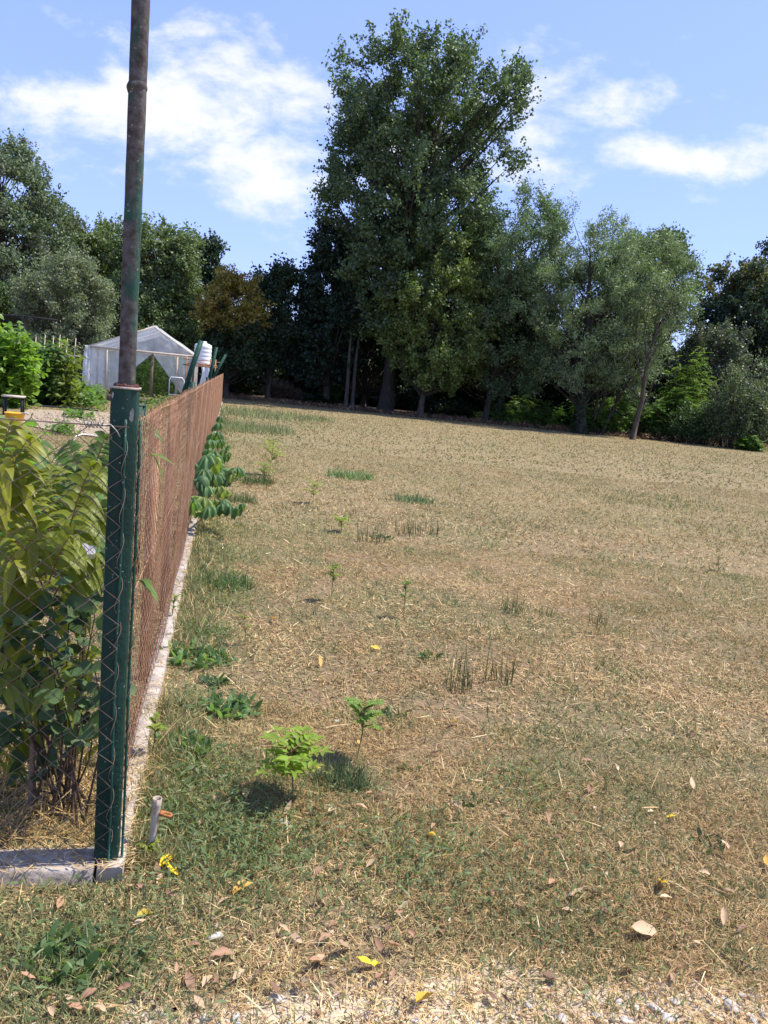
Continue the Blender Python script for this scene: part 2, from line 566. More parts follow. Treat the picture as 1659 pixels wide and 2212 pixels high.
M['ground'] = noisy_mat('dry_meadow_soil', [(0.22, (.50, .50, .52)), (0.5, (.95, .95, .95)), (0.8, (1.3, 1.28, 1.22))], 28, 0.95, 0.9, attr=True, spec=.1, bscale=60)
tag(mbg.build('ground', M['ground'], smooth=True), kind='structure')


# ------------------------------------------------------------------ grass
STRAW = np.array([[.66, .48, .255], [.60, .425, .225], [.48, .33, .175], [.76, .60, .37], [.34, .23, .125], [.62, .42, .23], [.44, .37, .18]]) * np.array([.98, .985, .92])
GREENS = np.array([[.20, .23, .085], [.16, .20, .085], [.23, .24, .10], [.15, .185, .095], [.29, .27, .125]])


def fan(n, y0, y1, power=1.0, margin=1.4):
    """random ground points in the sector the lens looks over, with a margin each side"""
    t = RNG.random(n)
    y = y0 * (y1 / y0) ** (t ** power)
    half_l, half_r = .56 * y + margin, .56 * y + margin
    x = -half_l + RNG.random(n) * (half_l + half_r)
    return x, y


def blades(mb, x, y, hmean, wmean, flat, segs=2, gscale=1.0, straw_only=False):
    n = len(x)
    g = greenness(x, y) * gscale
    isg = (RNG.random(n) < g) & (not straw_only)
    s, r = fcoord(x, y)
    on_kerb = ((np.abs(r - .02) < .045) & (s > -.08) & (s < 40)) | ((np.abs(s + .012) < .066) & (r < .09) & (r > -4))
    keep = ~on_kerb | ((RNG.random(n) < .45) & ~isg)
    dens = .28 + .72 * np.clip((fbm(x, y, .42, 55) - .34) * 4.2, 0, 1)
    dens = np.where(y > 7, np.maximum(dens, .6), dens)
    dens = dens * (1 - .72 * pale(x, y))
    keep &= (RNG.random(n) < dens) | isg
    x, y, isg, g, on_kerb = x[keep], y[keep], isg[keep], g[keep], on_kerb[keep]
    n = len(x)
    az = RNG.random(n) * 2 * pi
    el = np.where(isg, np.abs(RNG.normal(.85, .35, n)), np.abs(RNG.normal(flat, .38, n)))
    el = np.clip(el, .04, 1.45)
    el = np.where(on_kerb, el * .15, el)
    d = np.stack([np.cos(az) * np.cos(el), np.sin(az) * np.cos(el), np.sin(el)], -1)
    c = np.where(isg[:, None], GREENS[RNG.integers(0, len(GREENS), n)], STRAW[RNG.integers(0, len(STRAW), n)])
    c = c * RNG.uniform(.72, 1.22, (n, 1))
    # old thatch is darker and redder in patches
    pt = np.clip((fbm(x, y, .9, 91) - .45) * 3, 0, 1)[:, None]
    c = np.where(isg[:, None], c, c * (1 - pt * np.array([.20, .25, .30])))
    fr_ = np.clip((y - 6) / 10, 0, 1)[:, None]
    c = np.where(isg[:, None], c * (1 - .55 * fr_) + np.array([.36, .29, .16]) * .55 * fr_, c)
    c = np.where(isg[:, None], c, c * (1 - fr_ * np.array([.33, .31, .34])))
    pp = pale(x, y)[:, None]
    c = np.where(isg[:, None], c, np.minimum(c * (1 + .32 * pp), .85))  # straw on the strip lightened too, lens flare included
    L = hmean * RNG.uniform(.45, 1.5, n) * np.where(isg, 1.25, 1.0)
    Wd = wmean * RNG.uniform(.6, 1.5, n)
    base = np.stack([x, y, np.where(on_kerb, .050, hz(x, y)) + RNG.uniform(-.002, .008, n)], -1)
    up = norm(np.array([0, 0, 1.0]) + .5 * RNG.normal(size=(n, 3)))
    pr = {1: (1, .06), 2: (1, .75, .05), 3: (.8, 1, .7, .05)}[segs]
    leafgrid(mb, base, d, up, L, Wd, RNG.uniform(.05, .5, n) * (np.sin(el) > .3), pr, 0, c, mid=False)


gm = MB()
x, y = fan(330000, 1.15, 3.6, .8, .9); blades(gm, x, y, .038, .0028, .35, 2)
x, y = fan(240000, 3.4, 8.0, .75, 1.2); blades(gm, x, y, .044, .0054, .40, 1)
x, y = fan(170000, 7.8, 18.0, .7, 1.5); blades(gm, x, y, .052, .0115, .50, 1)
x, y = fan(110000, 17.5, 46.0, .7, 2.0); k_ = y < 45.5 - .06 * x; blades(gm, x[k_], y[k_], .06, .032, .55, 1)
# fringe of longer grass along both sides of the long kerb
nk = 26000
ks = .0 + 26 * RNG.random(nk) ** 1.6
kr = .058 + np.abs(RNG.normal(0, .10, nk))
thin = fbm(ks, kr * 0, .8, 63) > .40
ks, kr = ks[thin], kr[thin]
P_ = O + U * ks[:, None] + Nr * kr[:, None]
n = len(P_)
isg_ = RNG.random(n) < .62
az = RNG.random(n) * 2 * pi
el = np.clip(RNG.normal(.9, .35, n), .1, 1.5)
cc_ = np.where(isg_[:, None], GREENS[RNG.integers(0, len(GREENS), n)], STRAW[RNG.integers(0, len(STRAW), n)]) * RNG.uniform(.75, 1.25, (n, 1))
P_[:, 2] = hz(P_[:, 0], P_[:, 1])
leafgrid(gm, P_, np.stack([np.cos(az) * np.cos(el), np.sin(az) * np.cos(el), np.sin(el)], -1), np.array([0, 0, 1.0]) + .5 * RNG.normal(size=(n, 3)),
         (.05 + .09 * fbm(ks, kr, .5, 12)) * RNG.uniform(.5, 1.5, n), .003 + .0011 * ks, RNG.uniform(.05, .4, n), (1, .75, .05), 0, cc_, mid=False)
tag(gm.build('grass', M['grass']), 'short mown meadow grass, mostly dry straw with green blades between', 'grass', kind='stuff')

# taller seed stalks and long loose straws
sm_ = MB()
x, y = fan(1500, 1.3, 9, .8, 1.0)
n = len(x)
az = RNG.random(n) * 2 * pi; el = np.clip(np.abs(RNG.normal(.2, .45, n)), 0.03, 1.4)
leafgrid(sm_, np.stack([x, y, hz(x, y) + .018], -1), np.stack([np.cos(az) * np.cos(el), np.sin(az) * np.cos(el), np.sin(el)], -1),
         np.tile([0, 0, 1.0], (n, 1)) + .4 * RNG.normal(size=(n, 3)), RNG.uniform(.04, .13, n), .0018 + .0006 * y, RNG.uniform(0, .12, n), (1, 1, .9, .5), 0,
         STRAW[RNG.integers(0, len(STRAW), n)] * RNG.uniform(.85, 1.25, (n, 1)), mid=False)
tag(sm_.build('straw', M['grass']), 'loose long straws and dead stalks strewn over the meadow', 'straw', kind='stuff')

# leafy ground cover: small broad leaves in the green patches by the kerb
wm = MB()
for (px, py, sg, cnt) in [(395, 1660, .08, 350), (405, 1530, .08, 350), (430, 1370, .10, 400), (450, 1150, .22, 600), (460, 1250, .16, 500), (430, 1800, .13, 900), (350, 1760, .08, 500), (540, 1850, .12, 500), (480, 1690, .12, 500), (620, 1800, .14, 400), (440, 1290, .20, 900),
                          (465, 1200, .30, 900), (300, 1990, .14, 120), (200, 1960, .16, 150), (960, 1880, .22, 350), (1120, 1690, .12, 250), (860, 1850, .15, 450),
                          (80, 2110, .2, 250), (560, 1960, .15, 150), (420, 1360, .14, 500), (520, 1010, .6, 700), (1220, 1840, .2, 200), (1290, 1960, .2, 200)]:
    c0 = ground(px, py)
    x = c0[0] + RNG.normal(0, sg, cnt); y = c0[1] + RNG.normal(0, sg * 1.1, cnt)
    s, r = fcoord(x, y)
    k_ = ~((r < .08) & (s > -.09))
    x, y = x[k_], y[k_]; n = len(x)
    az = RNG.random(n) * 2 * pi; el = RNG.uniform(.1, 1.1, n)
    leafgrid(wm, np.stack([x, y, hz(x, y) + RNG.uniform(.0, .05, n)], -1), np.stack([np.cos(az) * np.cos(el), np.sin(az) * np.cos(el), np.sin(el)], -1),
             np.tile([0, 0, 1.0], (n, 1)) + .5 * RNG.normal(size=(n, 3)), RNG.uniform(.018, .05, n), RNG.uniform(.004, .009, n), .25, (.3, 1, .8, .1), .2,
             np.array([.165, .22, .095]) * RNG.uniform(.6, 1.5, (n, 1)), mid=False)
tag(wm.build('ground_cover', M['leaf_soft']), 'low leafy weeds creeping through the dry grass near the kerb', 'weeds', kind='stuff')

# dry debris at the foot of the wood
dm = MB()
n = 14000
x = RNG.uniform(-16, 27, n)
y = 45.6 - .06 * x + RNG.normal(0, .8, n)
az = RNG.random(n) * 2 * pi; el = RNG.uniform(0, .9, n)
leafgrid(dm, np.stack([x, y, hz(x, y) + RNG.random(n) * .18 * (vnoise(x, y, 2.2, 8) + .2) * np.where(x > 14, 2.6, 1)], -1), np.stack([np.cos(az) * np.cos(el), np.sin(az) * np.cos(el), np.sin(el)], -1),
         np.tile([0, 0, 1.0], (n, 1)) + .6 * RNG.normal(size=(n, 3)), RNG.uniform(.1, .4, n), .05, .1, (1, .7, .1), 0,
         np.array([[.30, .19, .12], [.22, .13, .08], [.38, .27, .17], [.16, .10, .065]])[RNG.integers(0, 4, n)], mid=False)
tag(dm.build('leaf_litter', M['grass']), 'brown dry leaves and cut grass heaped along the wood edge', 'leaf litter', kind='stuff')

# ------------------------------------------------------------------ kerbs, fences, corner post
def kerb(name, label, a, b, w, h, seed):
    """cast concrete strip with worn, uneven edges"""
    mb = MB()
    n = max(6, int(np.linalg.norm(b - a) / .09))
    d = norm(b - a); s_ = np.array([d[1], -d[0], 0])
    t = np.linspace(0, 1, n)
    q = np.array([[-.5, -.08], [-.5, h * .86], [-.42, h], [.40, h], [.5, h * .84], [.5, -.08]])
    P = []
    for k, tt in enumerate(t):
        c = a + (b - a) * tt
        jit = (hash2(np.arange(6) + seed, np.full(6, k), 3) - .5) * .011
        P.append([c + s_ * (q[m, 0] * w + jit[m]) + Z * (q[m, 1] + jit[m] * .7) for m in range(6)])
    P = np.array(P)
    mb.add(P.reshape(-1, 3), [[k * 6 + m, (k + 1) * 6 + m, (k + 1) * 6 + m + 1, k * 6 + m + 1] for k in range(n - 1) for m in range(5)])
    mb.add(P[0], [[0, 1, 4, 5], [1, 2, 3, 4]]); mb.add(P[-1], [[5, 4, 1, 0], [4, 3, 2, 1]])
    return tag(mb.build(name, M['concrete'], origin=a), label, 'kerb')


kerb('concrete_kerb', 'long pale concrete kerb running under the rusty side fence', fp(-.075, .016), fp(39, .016), .074, .050, 1)
kerb('concrete_kerb', 'short broken concrete kerb under the front fence left of the green post', fp(-.012, -.031), fp(-.012, -3.2), .125, .048, 5)


def chainlink(mb, org, du, dn, length, z0, z1, w, hr, r, seed, k=3, wob=.006, fray=True):
    cols = int(length / w)
    rows = int((z1 - z0) / hr)
    for i in range(cols):
        kk = np.arange(rows + 1)
        a = (kk + i) % 2
        x = (i + a) * w + (hash2(kk, np.full(rows + 1, i), seed) - .5) * .010
        x = np.where(a == 1, x + .0012, x - .0012)
        zz = z1 - kk * hr + (hash2(np.full(rows + 1, i // 3), kk, seed + 2) - .5) * .006
        off = np.where(a == 1, .0022, -.0022) + wob * np.sin((i * w) * 3.1 + kk * .23) + wob * .8 * np.sin(i * w * 1.1 + kk * .11 + 2)
        p = org + du * x[:, None] + dn * off[:, None] + Z * zz[:, None]
        if fray and a[0] == 0:
            tip = p[0] + Z * RNG.uniform(.008, .022) + du * RNG.uniform(-.01, .012) + dn * RNG.uniform(-.008, .008)
            p = np.vstack([tip, p])
        mb.tube(p, r, k, cap=False)


# long side fence
side = thing('chain_link_fence', 'long rusty chain link fence running away along the meadow on a kerb', 'fence', fp(.1))
mb = MB()
chainlink(mb, fp(.03), U, Nr, 37.5, .055, 1.42, .040, .040, .0016, 3, wob=.006)
mb.build('wire_mesh', M['rust'], side)
mb = MB()
for zz in (1.395, .76, .15):
    s_ = np.arange(0, 37.6, .4)
    mb.tube(fp(0) + U * s_[:, None] + Z * (zz + .008 * np.sin(s_ * 1.7))[:, None] + Nr * -.006, .002, 4)
mb.build('strand_wire', M['rust'], side)
PS = [1.55, 2.75, 5.2, 7.9, 10.4, 13.2, 16, 19, 22, 25, 28, 31, 34, 37.4]
for k, s0 in enumerate(PS):
    mb = MB()
    top = 1.38 if k not in (2, 4, 5) else 1.46
    mb.beam(fp(s0, -.045, .0), fp(s0, -.045, top), .045, .045)
    ps = mb.build('post', M['rust'] if k not in (2, 4, 5) else M['green_paint'], side)
    if k in (2, 4, 5):
        pa, pb, wd = {2: ((397, 850), (434.5, 736), .040), 4: ((449.5, 828), (467.8, 750), .044), 5: ((455, 826), (487.6, 766), .046)}[k]
        d0 = fp(s0)[1]
        A_, B_ = at(*pa, d0), at(*pb, d0)
        A_ = A_ + (A_ - B_) * .25
        mb = MB()
        mb.beam(A_, B_, wd, wd)
        mb.build('arm', M['green_paint'], ps)
        ps['label'] = 'green fence post with a slanting arm on top'
# front fence, in front of the shrubs
front = thing('chain_link_fence', 'near open chain link fence left of the green post, in front of the shrubs', 'fence', fp(0, -.1))
mb = MB()
chainlink(mb, fp(-.047, .010), -Nr, U, 3.2, .05, 1.418, .0425, .037, .00155, 11, k=5, wob=.004)
mb.build('wire_mesh', M['wire'], front)
mb = MB()
s_ = np.arange(.0, 3.3, .15)
mb.tube(fp(-.050, .02, 1.414) - Nr * s_[:, None] + Z * (-.006 * np.sin(s_ * 1.9))[:, None], .0022, 6)
mb.build('strand_wire', M['wire'], front)
mb = MB()
th = np.linspace(0, 5.2 * 2 * pi, 70)
mb.tube(fp(-.050, -.052, 1.414) - Nr * (th / (10.4 * pi) * .05)[:, None] + U * (.0075 * np.sin(th))[:, None] + Z * (.0075 * np.cos(th))[:, None], .0019, 5)
mb.tube([fp(-.050, -.05, 1.414), fp(-.052, -.03, 1.418), fp(-.054, -.012, 1.40), fp(-.052, -.004, 1.385)], .0019, 5)
mb.build('wire_tie', M['tie'], front)

# corner post with a pole welded on top
post = thing('corner_post', 'thick dark green square corner post carrying a tall rusty pole', 'post', fp(0, 0, .04))
mb = MB()
pw = .071
zs = np.linspace(.03, 1.52, 26)
ring = []
for k, zz in enumerate(zs):
    for (a_, b_) in ((-1, -.9), (-.9, -1), (.9, -1), (1, -.9), (1, .9), (.9, 1), (-.9, 1), (-1, .9)):
        ring.append(fp(b_ * pw / 2 + .0007 * sin(k * 1.3), a_ * pw / 2 + .0007 * sin(k * 2.1 + a_), zz))
n = len(zs)
mb.add(ring, [[k * 8 + m, k * 8 + (m + 1) % 8, (k + 1) * 8 + (m + 1) % 8, (k + 1) * 8 + m] for k in range(n - 1) for m in range(8)])
mb.build('square_post', M['post_paint'], post)
mb = MB()
mb.box(fp(0, 0, 1.523), (.079, .079, .006), rot=-FAZ)
mb.build('cap_plate', M['concrete'], post)
mb = MB()
mb.add([fp(-.0395, .018, 1.455), fp(-.0395, .026, 1.47), fp(-.0395, .030, 1.462), fp(-.0395, .029, 1.435), fp(-.0395, .024, 1.428), fp(-.0395, .017, 1.437), fp(-.0395, .019, 1.447)], [[0, 1, 2, 3, 4, 5, 6]])
mb.build('bare_patch', M['tie'], post)
mb = MB()
mb.add([fp(-.0395, -.030, 1.51), fp(-.0395, -.026, 1.505), fp(-.0395, -.029, 1.49), fp(-.0395, -.033, 1.497)], [[0, 1, 2, 3]])
mb.build('bare_patch', M['tie'], post)
px0 = at(275, 800, O[1])
base_ = np.array([px0[0], px0[1], 1.526])
tp_ = at(304.5, 0, O[1])
dirp = norm(tp_ - px0)
mb = MB()
k = 0
L_ = (3.75 - 1.526) / dirp[2]
tt = np.linspace(0, L_, 60)
wp = .0245
ring = []
for q, t_i in enumerate(tt):
    c = base_ + dirp * t_i
    jr = 1 + .012 * sin(q * 1.7) + .02 * (hash2(q, 4, 2) - .5)
    for m in range(16):
        a_ = m * 2 * pi / 16
        e = 5.0
        cr = (abs(cos(a_)) ** e + abs(sin(a_)) ** e) ** (-1 / e)
        ring.append(c + (Nr * cos(a_) + U * sin(a_)) * wp * .93 * cr * jr)
n = len(tt)
mb.add(ring, [[q * 16 + m, q * 16 + (m + 1) % 16, (q + 1) * 16 + (m + 1) % 16, (q + 1) * 16 + m] for q in range(n - 1) for m in range(16)])
pole = mb.build('pole', M['pole_paint'], post, smooth=True)
pole['label'] = 'tall square pole with peeling green paint and rust'
jt = at(296, 190, O[1])
mb = MB()
zz = np.linspace(-.012, .012, 7)
rr = [.0244, .0262, .0276, .0281, .0276, .0262, .0244]
ring = []
for dz_, r_ in zip(zz, rr):
    for m in range(16):
        a_ = m * 2 * pi / 16
        cr = (abs(cos(a_)) ** 4 + abs(sin(a_)) ** 4) ** (-1 / 4)
        ring.append(jt + dirp * (dz_ + .004 * cos(a_)) + (Nr * cos(a_) + U * sin(a_)) * r_ * .94 * cr)
mb.add(ring, [[q * 16 + m, q * 16 + (m + 1) % 16, (q + 1) * 16 + (m + 1) % 16, (q + 1) * 16 + m] for q in range(6) for m in range(16)])
mb.build('joint', M['pole_paint'], post, smooth=True)
mb = MB()
for q in range(40):   # weld bead
    a_ = q * 2 * pi / 40
    cr = (abs(cos(a_)) ** 5 + abs(sin(a_)) ** 5) ** (-1 / 5)
    c = base_ + (Nr * cos(a_) + U * sin(a_)) * .0252 * cr
    mb.lathe([(0, -.007), (.006, -.004), (.008, .001), (.005, .006), (0, .008)], c + RNG.normal(size=3) * .0015, 7)
mb.build('weld', M['primer'], post, smooth=True)
# the two rods the meshes are laced to
for (r0, s0) in ((.009, -.043), (.047, -.020)):
    mb = MB()
    zz = np.linspace(.05, 1.435, 12)
    mb.tube(fp(s0, r0) + Z * zz[:, None] + Nr * (.0012 * np.sin(zz * 7))[:, None], .0042, 8)
    mb.build('rod', M['green_paint'], post, smooth=True)
    mb = MB()
    zz = np.linspace(.12, 1.425, 420)
    ph = zz * 2 * pi / .135 + (0 if r0 < .03 else 1.7)
    rr = .0062 + .0035 * (np.sin(zz * 9) * .5 + .5)
    mb.tube(fp(s0, r0) + Z * zz[:, None] + Nr * (rr * np.cos(ph))[:, None] + U * (rr * np.sin(ph))[:, None], .0014, 4, cap=False)
    mb.build('lacing_wire', M['wire'], post)

# short white pipe in the grass
pb = ground(600 / 1.8445, 3400 / 1.8445)
pt_ = at(630 / 1.8445 - 1.5, 3180 / 1.8445, pb[1])
pipe = thing('iron_pipe', 'short leaning white iron pipe with a rusty tab, standing in the weeds', 'pipe', pb - [0, 0, .03])
ax = norm(pt_ - pb)
sd_ = norm(np.cross([0, 1, 0.2], ax)); fw = np.cross(ax, sd_)
mb = MB()
b0 = pb - ax * .05
Lp = np.linalg.norm(pt_ - b0)
rs = [(0, .0128), (.05, .0128), (Lp * .8, .0125), (Lp * .86, .013), (Lp * .90, .0152), (Lp, .0152), (Lp, .0128), (Lp * .9, .0120), (Lp * .8, .0)]
ring = []
for (t_, r_) in rs:
    for m in range(18):
        a_ = m * 2 * pi / 18
        ring.append(b0 + ax * t_ + (sd_ * cos(a_) + fw * sin(a_)) * r_)
mb.add(ring, [[q * 18 + m, q * 18 + (m + 1) % 18, (q + 1) * 18 + (m + 1) % 18, (q + 1) * 18 + m] for q in range(len(rs) - 1) for m in range(18)])
mb.build('tube', M['pipe_paint'], pipe, smooth=True)
mb = MB()
c = b0 + ax * Lp * .80 + sd_ * .014
th = np.linspace(-pi / 2, pi / 2, 9)
out = [(0, -.011)] + [(.030 + .012 * cos(a_), .011 * sin(a_)) for a_ in th] + [(0, .011)]
inn = [(.012, -.0045)] + [(.030 + .005 * cos(a_), .0045 * sin(a_)) for a_ in th] + [(.012, .0045)]
pts, n = [], len(out)
for lvl in (-.004, .004):
    for src in (out, inn):
        pts += [c + sd_ * a_ + fw * b_ * 1.0 + ax * (lvl - a_ * .12) for a_, b_ in src]
fs = []
for q in range(n):
    q2 = (q + 1) % n
    fs += [[q, q2, n + q2, n + q], [2 * n + q, 3 * n + q, 3 * n + q2, 2 * n + q2], [q, 2 * n + q, 2 * n + q2, q2], [n + q, n + q2, 3 * n + q2, 3 * n + q]]
mb.add(pts, fs)
mb.build('tab', M['rust_bright'], pipe)

# ------------------------------------------------------------------ garden behind the fence
# bare worked soil
mb = MB()
A_ = [ground(62, 886), ground(250, 893), ground(330, 915), ground(300, 960), ground(100, 930), ground(20, 912)]
A_ = [a + Z * .03 for a in A_]
mb.add(A_, [list(range(6))], (.36, .285, .20))
tag(mb.build('garden_soil', M['ground']), kind='structure')
sc_ = MB()
n = 900
t = RNG.random((n, 6)) ** 2; t /= t.sum(1, keepdims=True)
pc = t @ np.array(A_)
for q in range(n):
    r_ = RNG.uniform(.015, .06)
    v = rnd(6) * r_ * RNG.uniform(.6, 1.2, (6, 1))
    v = np.array([[r_, 0, 0], [-r_, 0, 0], [0, r_, 0], [0, -r_, 0], [0, 0, r_ * .7], [0, 0, -r_ * .7]]) * RNG.uniform(.6, 1.3, (6, 1))
    sc_.add(v + pc[q], [[0, 2, 4], [2, 1, 4], [1, 3, 4], [3, 0, 4], [2, 0, 5], [1, 2, 5], [3, 1, 5], [0, 3, 5]], np.array([.44, .35, .25]) * RNG.uniform(.6, 1.2))
tag(sc_.build('soil_clods', M['ground']), 'crumbly pale soil clods on the bare garden bed', 'soil', kind='stuff')
mb = MB()
pp = np.array([ground(px, py, .06) for px, py in ((88, 877), (120, 879), (150, 881), (180, 884), (212, 887))])
mb.tube(pp, .025, 6)
tag(mb.build('drip_hose', M['black'], origin=pp[0]), 'black hose lying along the edge of the bean bed', 'hose')
mb = MB()
pp = np.array([ground(px, py, .03) for px, py in ((160, 950), (165, 942), (178, 938), (195, 939), (212, 942), (224, 938))])
mb.tube(pp, .014, 6)
tag(mb.build('garden_hose', M['plastic_white'], origin=pp[0]), 'thin pale hose curled on the dry garden grass', 'hose')


def leafmass(mb, pts, spread, n_each, L, Wd, col, vary=.35, prof=(.15, 1, .85, .05), down=.4, el=(.0, .9)):
    pts = np.asarray(pts, float)
    n = len(pts) * n_each
    p = np.repeat(pts, n_each, 0) + RNG.normal(size=(n, 3)) * np.asarray(spread)
    p[:, 2] = np.maximum(p[:, 2], .02)
    az = RNG.random(n) * 2 * pi; e_ = RNG.uniform(*el, n) - .3
    leafgrid(mb, p, np.stack([np.cos(az) * np.cos(e_), np.sin(az) * np.cos(e_), np.sin(e_)], -1), np.array([0, 0, 1.0]) + .55 * RNG.normal(size=(n, 3)),
             L * RNG.uniform(.6, 1.35, n), Wd * RNG.uniform(.6, 1.35, n), down, prof, .25, np.asarray(col) * RNG.uniform(1 - vary, 1 + vary, (n, 1)), mid=True)


# low bean rows
def bed(name, label, cat, pix, zt, n_pts, n_each, L, Wd, col, stem_c=(.16, .20, .07), spread=.12):
    g_ = np.array([ground(px, py) for px, py in pix])
    c = g_.mean(0)
    t = RNG.random((n_pts, len(pix))) ** 2.2; t /= t.sum(1, keepdims=True)
    p = t @ g_
    h = zt * RNG.uniform(.25, 1, n_pts)
    root = thing(name, label, cat, c)
    mb = MB()
    leafmass(mb, p + Z * h[:, None], (spread, spread, zt * .14), n_each, L, Wd, col)
    mb.build('leaves', M['leaf_soft'], root)
    return root


bed('bean_plants', 'low leafy row of bush beans at the back edge of the bare bed', 'bean row', [(60, 872), (218, 886), (212, 866), (60, 856)], .55, 330, 9, .17, .12, (.13, .23, .055))
bed('bean_plants', 'small bean seedlings in the bare soil left of the green post', 'beans', [(125, 905), (180, 912), (215, 905), (150, 900)], .22, 26, 6, .12, .09, (.11, .21, .05))
bed('potato_plants', 'small leafy plant on the dry garden grass below the hose', 'plant', [(115, 935), (150, 944), (140, 932)], .25, 22, 6, .10, .07, (.13, .23, .05), spread=.08)
bed('squash_plants', 'broad leaved squash plants behind the left shrubs', 'squash', [(-60, 1080), (120, 1110), (220, 1180), (100, 1330), (-60, 1260)], .55, 90, 4, .22, .20, (.12, .22, .065), spread=.14)
bed('squash_plants', 'small pale green garden plants at the far left, beyond the near shrubs', 'squash', [(-60, 985), (60, 1000), (90, 1040), (-40, 1050)], .5, 70, 4, .20, .17, (.13, .24, .06), spread=.14)
bed('leafy_weeds', 'leafy green weeds on the ground between the green post and the squash plants', 'weeds', [(140, 1010), (228, 1015), (228, 1150), (150, 1140)], .35, 80, 4, .12, .08, (.12, .20, .06), spread=.12)
bed('leafy_weeds', 'weedy strip of green growth at the foot of the greenhouse, behind the fence', 'weeds', [(305, 885), (385, 880), (375, 895), (310, 905)], .45, 120, 6, .10, .05, (.12, .19, .05), spread=.2)

# climbing beans on canes
d0 = 24.5
root = thing('bean_trellis', 'tall climbing beans on a cane trellis left of the greenhouse', 'bean trellis', at(120, 870, d0) * [1, 1, 0])
mb = MB(); lf = MB(); st = MB()
zl = lambda px, py, d: at(px, py, d)
for q in range(210):
    px = RNG.uniform(56, 158)
    tpy = 742 + 8 * sin(px * .2) + max(0, px - 128) * .9
    p = at(px, RNG.uniform(tpy, 872), d0 + RNG.uniform(-.7, .9))
    leafmass(lf, [p], (.16, .22, .14), 15, .18, .13, (.085, .165, .05) if px < 125 else (.15, .20, .055))
lf.build('leaves', M['leaf_soft'], root)
for px in (72, 92, 110, 124, 140, 158):
    b_ = at(px - 6, 872, d0); t_ = at(px + 6, 727 + 4 * sin(px), d0)
    b_[2] = 0
    c_ = MB(); c_.tube([b_, t_], .012, 6)
    c_.build('cane', M['wood'], root)
for (a_, b_) in (((118, 760), (192, 774)), ((112, 768), (186, 770))):
    c_ = MB(); c_.tube([at(*a_, d0), at(*b_, d0)], .016, 6)
    c_.build('crossbar', M['wood'], root)

# bright green vine at the far left
root = thing('grape_vine', 'bright yellow green grape vine at the left edge beside the black pole', 'vine', at(20, 880, 22) * [1, 1, 0])
lf = MB()
for q in range(250):
    px = RNG.uniform(-90, 66)
    tpy = 712 + max(0, px - 45) * 3.0 + 10 * sin(px * .11)
    bpy_ = 880 - max(0, px - 30) * 1.4
    p = at(px, tpy + (bpy_ - tpy) * RNG.random() ** .9, 22 + RNG.uniform(-.6, .6))
    leafmass(lf, [p], (.15, .2, .14), 12, .20, .18, (.17, .29, .045))
lf.build('leaves', M['leaf_soft'], root)
for px in (-30, 10, 40):
    mb = MB()
    b_ = at(px, 880, 22); b_[2] = 0
    mb.tube([b_, at(px + 4, 800, 22.1), at(px + 12, 730, 22)], [.03, .022, .012], 6, (.22, .16, .10))
    mb.build('stem', M['stem'], root)

# shade net on a black frame
net = thing('shade_net', 'black shade net stretched on a thin black frame at the left edge', 'shade net', at(50, 850, 23) * [1, 1, 0])
mb = MB(); b_ = at(49, 870, 23); b_[2] = 0
mb.tube([b_, at(51, 683, 23)], .035, 6); mb.build('pole', M['black'], net)
mb = MB(); b2 = at(-130, 860, 23.4); b2[2] = 0
mb.tube([b2, at(-128, 672, 23.4)], .035, 6); mb.build('pole', M['black'], net)
mb = MB(); mb.tube([at(-130, 674, 23.4), at(50, 683, 23), at(125, 692, 23)], .028, 6); mb.build('bar', M['black'], net)
mb = MB(); mb.tube([at(51, 683, 23), at(70, 690, 25.2)], .026, 6); mb.build('bar', M['black'], net)
mb = MB()
gr_ = []
for a_ in np.linspace(0, 1, 14):
    for b_ in np.linspace(0, 1, 6):
        top = at(-130 + 172 * a_, 676 + 9 * a_, 23.4 - .4 * a_)
        drop = (.30 + .14 * sin(a_ * 9)) * (1 - a_ ** 3 * .85)
        gr_.append(top + np.array([0, .5 * b_ * (1 - a_ * .6), -drop * b_ - .04 * sin(a_ * 21) * b_]))
mb.add(gr_, [[q * 6 + m, (q + 1) * 6 + m, (q + 1) * 6 + m + 1, q * 6 + m + 1] for q in range(13) for m in range(5)])
mb.build('net', M['black'], net, smooth=True)

# small table and yellow tub by the bare bed
tb = at(30, 880, 19) * [1, 1, 0]
tab = thing('garden_table', 'small rough wooden table with dark legs beside the vine', 'table', tb)
mb = MB(); mb.box(at(30, 856, 19), (.50, .40, .04), rot=.3); mb.build('table_top', M['wood'], tab)
tz = at(30, 856, 19)
for dx, dy in ((-.2, -.15), (.2, -.15), (.2, .15), (-.2, .15)):
    mb = MB(); c_, s_2 = cos(.3), sin(.3)
    q_ = np.array([tz[0] + dx * c_ - dy * s_2, tz[1] + dx * s_2 + dy * c_, 0])
    mb.beam(q_, q_ + Z * (tz[2] - .03), .035, .035); mb.build('leg', M['black'], tab)
yb = ground(32, 912)
tub = thing('tub', 'yellow plastic tub with a grey handle on the bare soil at left', 'tub', yb)
mb = MB()
mb.lathe([(0, .0), (.15, .0), (.175, .04), (.21, .19), (.225, .205), (.23, .215), (.20, .215), (.16, .05), (0, .04)], yb, 24)
mb.build('bowl', M['yellow'], tub, smooth=True)
mb = MB(); mb.tube([yb + [.15, -.08, .205], yb + [.30, -.16, .24], yb + [.42, -.22, .22]], .018, 7); mb.build('handle', M['wood'], tub)

# ------------------------------------------------------------------ greenhouse
D = 30.0
gA = at(192, 800, D); gA[2] = 0
gdir = norm(at(418, 800, D + .9) * [1, 1, 0] - gA)
gback = np.array([-gdir[1], gdir[0], 0])
GW_ = np.linalg.norm((at(418, 800, D + .9) - gA)[:2])
ze = at(192, 748, D)[2]; za = at(327, 705, D + .5)[2]; GL = 7.0


